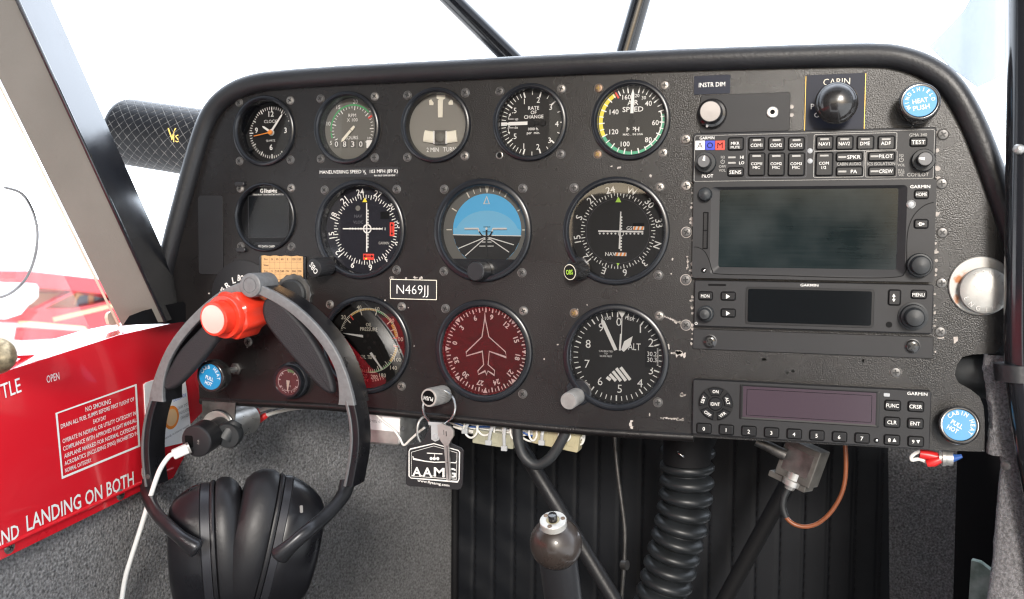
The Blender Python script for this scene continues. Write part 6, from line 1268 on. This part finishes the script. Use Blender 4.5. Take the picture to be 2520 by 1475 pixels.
mb = MB(); rr = [(11.6+random.uniform(-.5, .5)) for _ in range(40)]; mb.rings([[(11.2*math.cos(i*math.pi/20), 11.0, 11.2*math.sin(i*math.pi/20)) for i in range(40)], [(rr[i]*math.cos(i*math.pi/20), 13.6+random.uniform(-.6, .4), rr[i]*math.sin(i*math.pi/20)) for i in range(40)]], 'rust_alu', True, False, False, M); mb.build('worn_collar', root)
mb = MB(); mb.lathe([(12.2, -12), (12.4, -14), (12.6, -240)][::-1], 'knob_black', seg=40, M=M); mb.build('shaft', root)
# antenna splitter and cables
root = thing('signal_splitter', 'small metal signal box with a coaxial plug under the transponder', 'signal box')
cc = at('e', 735, 682, -70); M = Matrix.Translation(cc) @ Matrix.Rotation(R_(17), 4, 'Y') @ Matrix.Rotation(R_(-24), 4, 'Z'); mb = MB(); mb.rbox(-15, -15, 15, 15, -9, 8, 1, 'box_metal', .8, M); mb.rbox(-11, -9, 11, 10, 8, 8.3, .5, 'steel_dull', .1, M); mb.rbox(-20, -20, 12, -15, -10, 6, 1, 'box_metal', .5, M); mb.build('case', root)
mb = MB(); p0 = at('e', 700, 740, -66); p1 = at('e', 662, 835, -66); mb.tube([p0, p0+(p1-p0)*.4, p0+(p1-p0)*.45, p0+(p1-p0)*.75, p0+(p1-p0)*.8, p1], [6, 6, 7.4, 7.4, 4.4, 4.0], 'steel', 16); mb.build('coaxial_plug', root)
mb = MB(); mb.tube([at('e', 640, 640, -66), at('e', 540, 590, -66), at('e', 470, 560, -66)], [4.6, 4.2, 3.6], 'steel_dull', 14); mb.build('side_plug', root)
cv = [(660, 830), (634, 880), (626, 940), (645, 1000), (690, 1040), (755, 1055), (830, 1035), (900, 975), (955, 890), (984, 800), (992, 690), (986, 560)]
mb = MB(); mb.tube(smooth_path([at('e', u, v, -66) for u, v in cv[:4]], 6), 2.6, 'rubber_black', 12); mb.build('boot', root)
mb = MB(); mb.tube(smooth_path([at('e', u, v, -66) for u, v in cv[2:]], 7), 1.7, 'wire_orange', 12); tag(mb.build('coaxial_cable', recenter=True), 'orange brown coaxial cable hanging in a round loop', 'cable')
root = thing('terminal_lug', 'red sleeved wire splice with a silver ferrule below the cabin heat knob', 'wire splice')
mb = MB(); mb.tube([at('e', u, v, -10) for u, v in ((1420, 632), (1470, 640), (1535, 655))], [3.2, 3.6, 3.0], 'wire_red', 12); mb.tube([at('e', u, v, -8) for u, v in ((1460, 690), (1500, 680), (1540, 665))], [2.4, 3.4, 2.6], 'wire_red', 12); mb.build('sleeve', root)
mb = MB(); mb.tube([at('e', u, v, -10) for u, v in ((1530, 655), (1545, 655), (1548, 655), (1570, 656), (1573, 656), (1610, 657), (1612, 657))], [4.5, 4.6, 5.8, 5.8, 5.2, 5.2, 3], 'steel', 16); mb.build('ferrule', root)
mb = MB(); mb.tube([at('e', u, v, -10) for u, v in ((1610, 657), (1640, 652), (1665, 645))], [3, 2, 1.4], 'wire_blue', 10); mb.build('blue_lead', root)
mb = MB(); mb.tube(smooth_path([at('e', u, v, -10) for u, v in ((1440, 618), (1400, 626), (1372, 650), (1376, 668), (1420, 664), (1480, 690))], 5), 1.3, 'wire_white', 8); mb.build('white_lead', root)

# ================================================================== OUTSIDE, BEYOND THE SIDE WINDOW
root = thing('parked_aircraft', 'red and cream high wing aircraft parked beyond the side window', 'aircraft'); XO = -5200
def xpr(name, pts, X, dx, key):
    A = [tuple(atx('o', u, v, X)) for u, v in pts]; B = [(x-dx, y, z) for x, y, z in A]; mb = MB(); mb.rings([B, A], key, True, True, True); return mb.build(name, root)
xpr('wing', [(186, 345), (188, 280), (205, 248), (300, 246), (700, 290), (1250, 352), (1700, 420), (1700, 600), (1250, 520), (820, 478), (450, 446), (270, 388)], XO, 900, 'aircraft_red')
xpr('fuselage', [(330, 870), (470, 700), (640, 690), (850, 690), (1120, 640), (1330, 590), (1750, 520), (1750, 1000), (1000, 960)], XO-250, 700, 'aircraft_red')
xpr('cabin', [(860, 690), (905, 520), (1400, 440), (1700, 430), (1700, 560)], XO-330, 500, 'aircraft_cream')
for w_ in ([(905, 665), (915, 585), (945, 545), (1040, 525), (1040, 650)], [(1110, 630), (1115, 520), (1300, 490), (1300, 600)]): xpr('window', w_, XO-325, 4, 'aircraft_glass')
xpr('stripe', [(620, 800), (1300, 640), (1700, 560), (1700, 600), (1300, 690), (640, 850)], XO-246, 3, 'aircraft_cream')
xpr('strut', [(880, 470), (960, 480), (470, 720), (400, 720)], XO-100, 60, 'aircraft_red')
xpr('undercarriage', [(330, 845), (1000, 905), (1040, 950), (330, 905)], XO-120, 90, 'aircraft_cream'); xpr('belly_panel', [(300, 915), (960, 960), (900, 1040), (270, 1075)], XO-150, 90, 'red_fabric')
mb = MB(); pts = [atx('o', *p_, -1500) for p_ in ((240, 400), (330, 392), (430, 402), (458, 450), (450, 560), (400, 610), (330, 660), (250, 760), (60, 820), (-80, 800), (-80, 560), (60, 520), (200, 460))]; mb.rings([[p_+Vector((-160, 0, 0)) for p_ in pts], pts], 'aircraft_white', True, True, True); tag(mb.build('strut_fairing', recenter=True), 'white streamlined fairing outside the side window', 'fairing')
mb = MB(); mb.tube(smooth_path([atx('h', u, v, -385) for u, v in ((20, 790), (85, 812), (125, 862), (150, 930), (158, 1000), (145, 1090), (112, 1170), (60, 1225), (5, 1252), (-40, 1250))], 6), 1.1, 'steel_dull', 10); tag(mb.build('wire_loop', recenter=True), 'thin grey wire curving down outside the side window', 'wire')
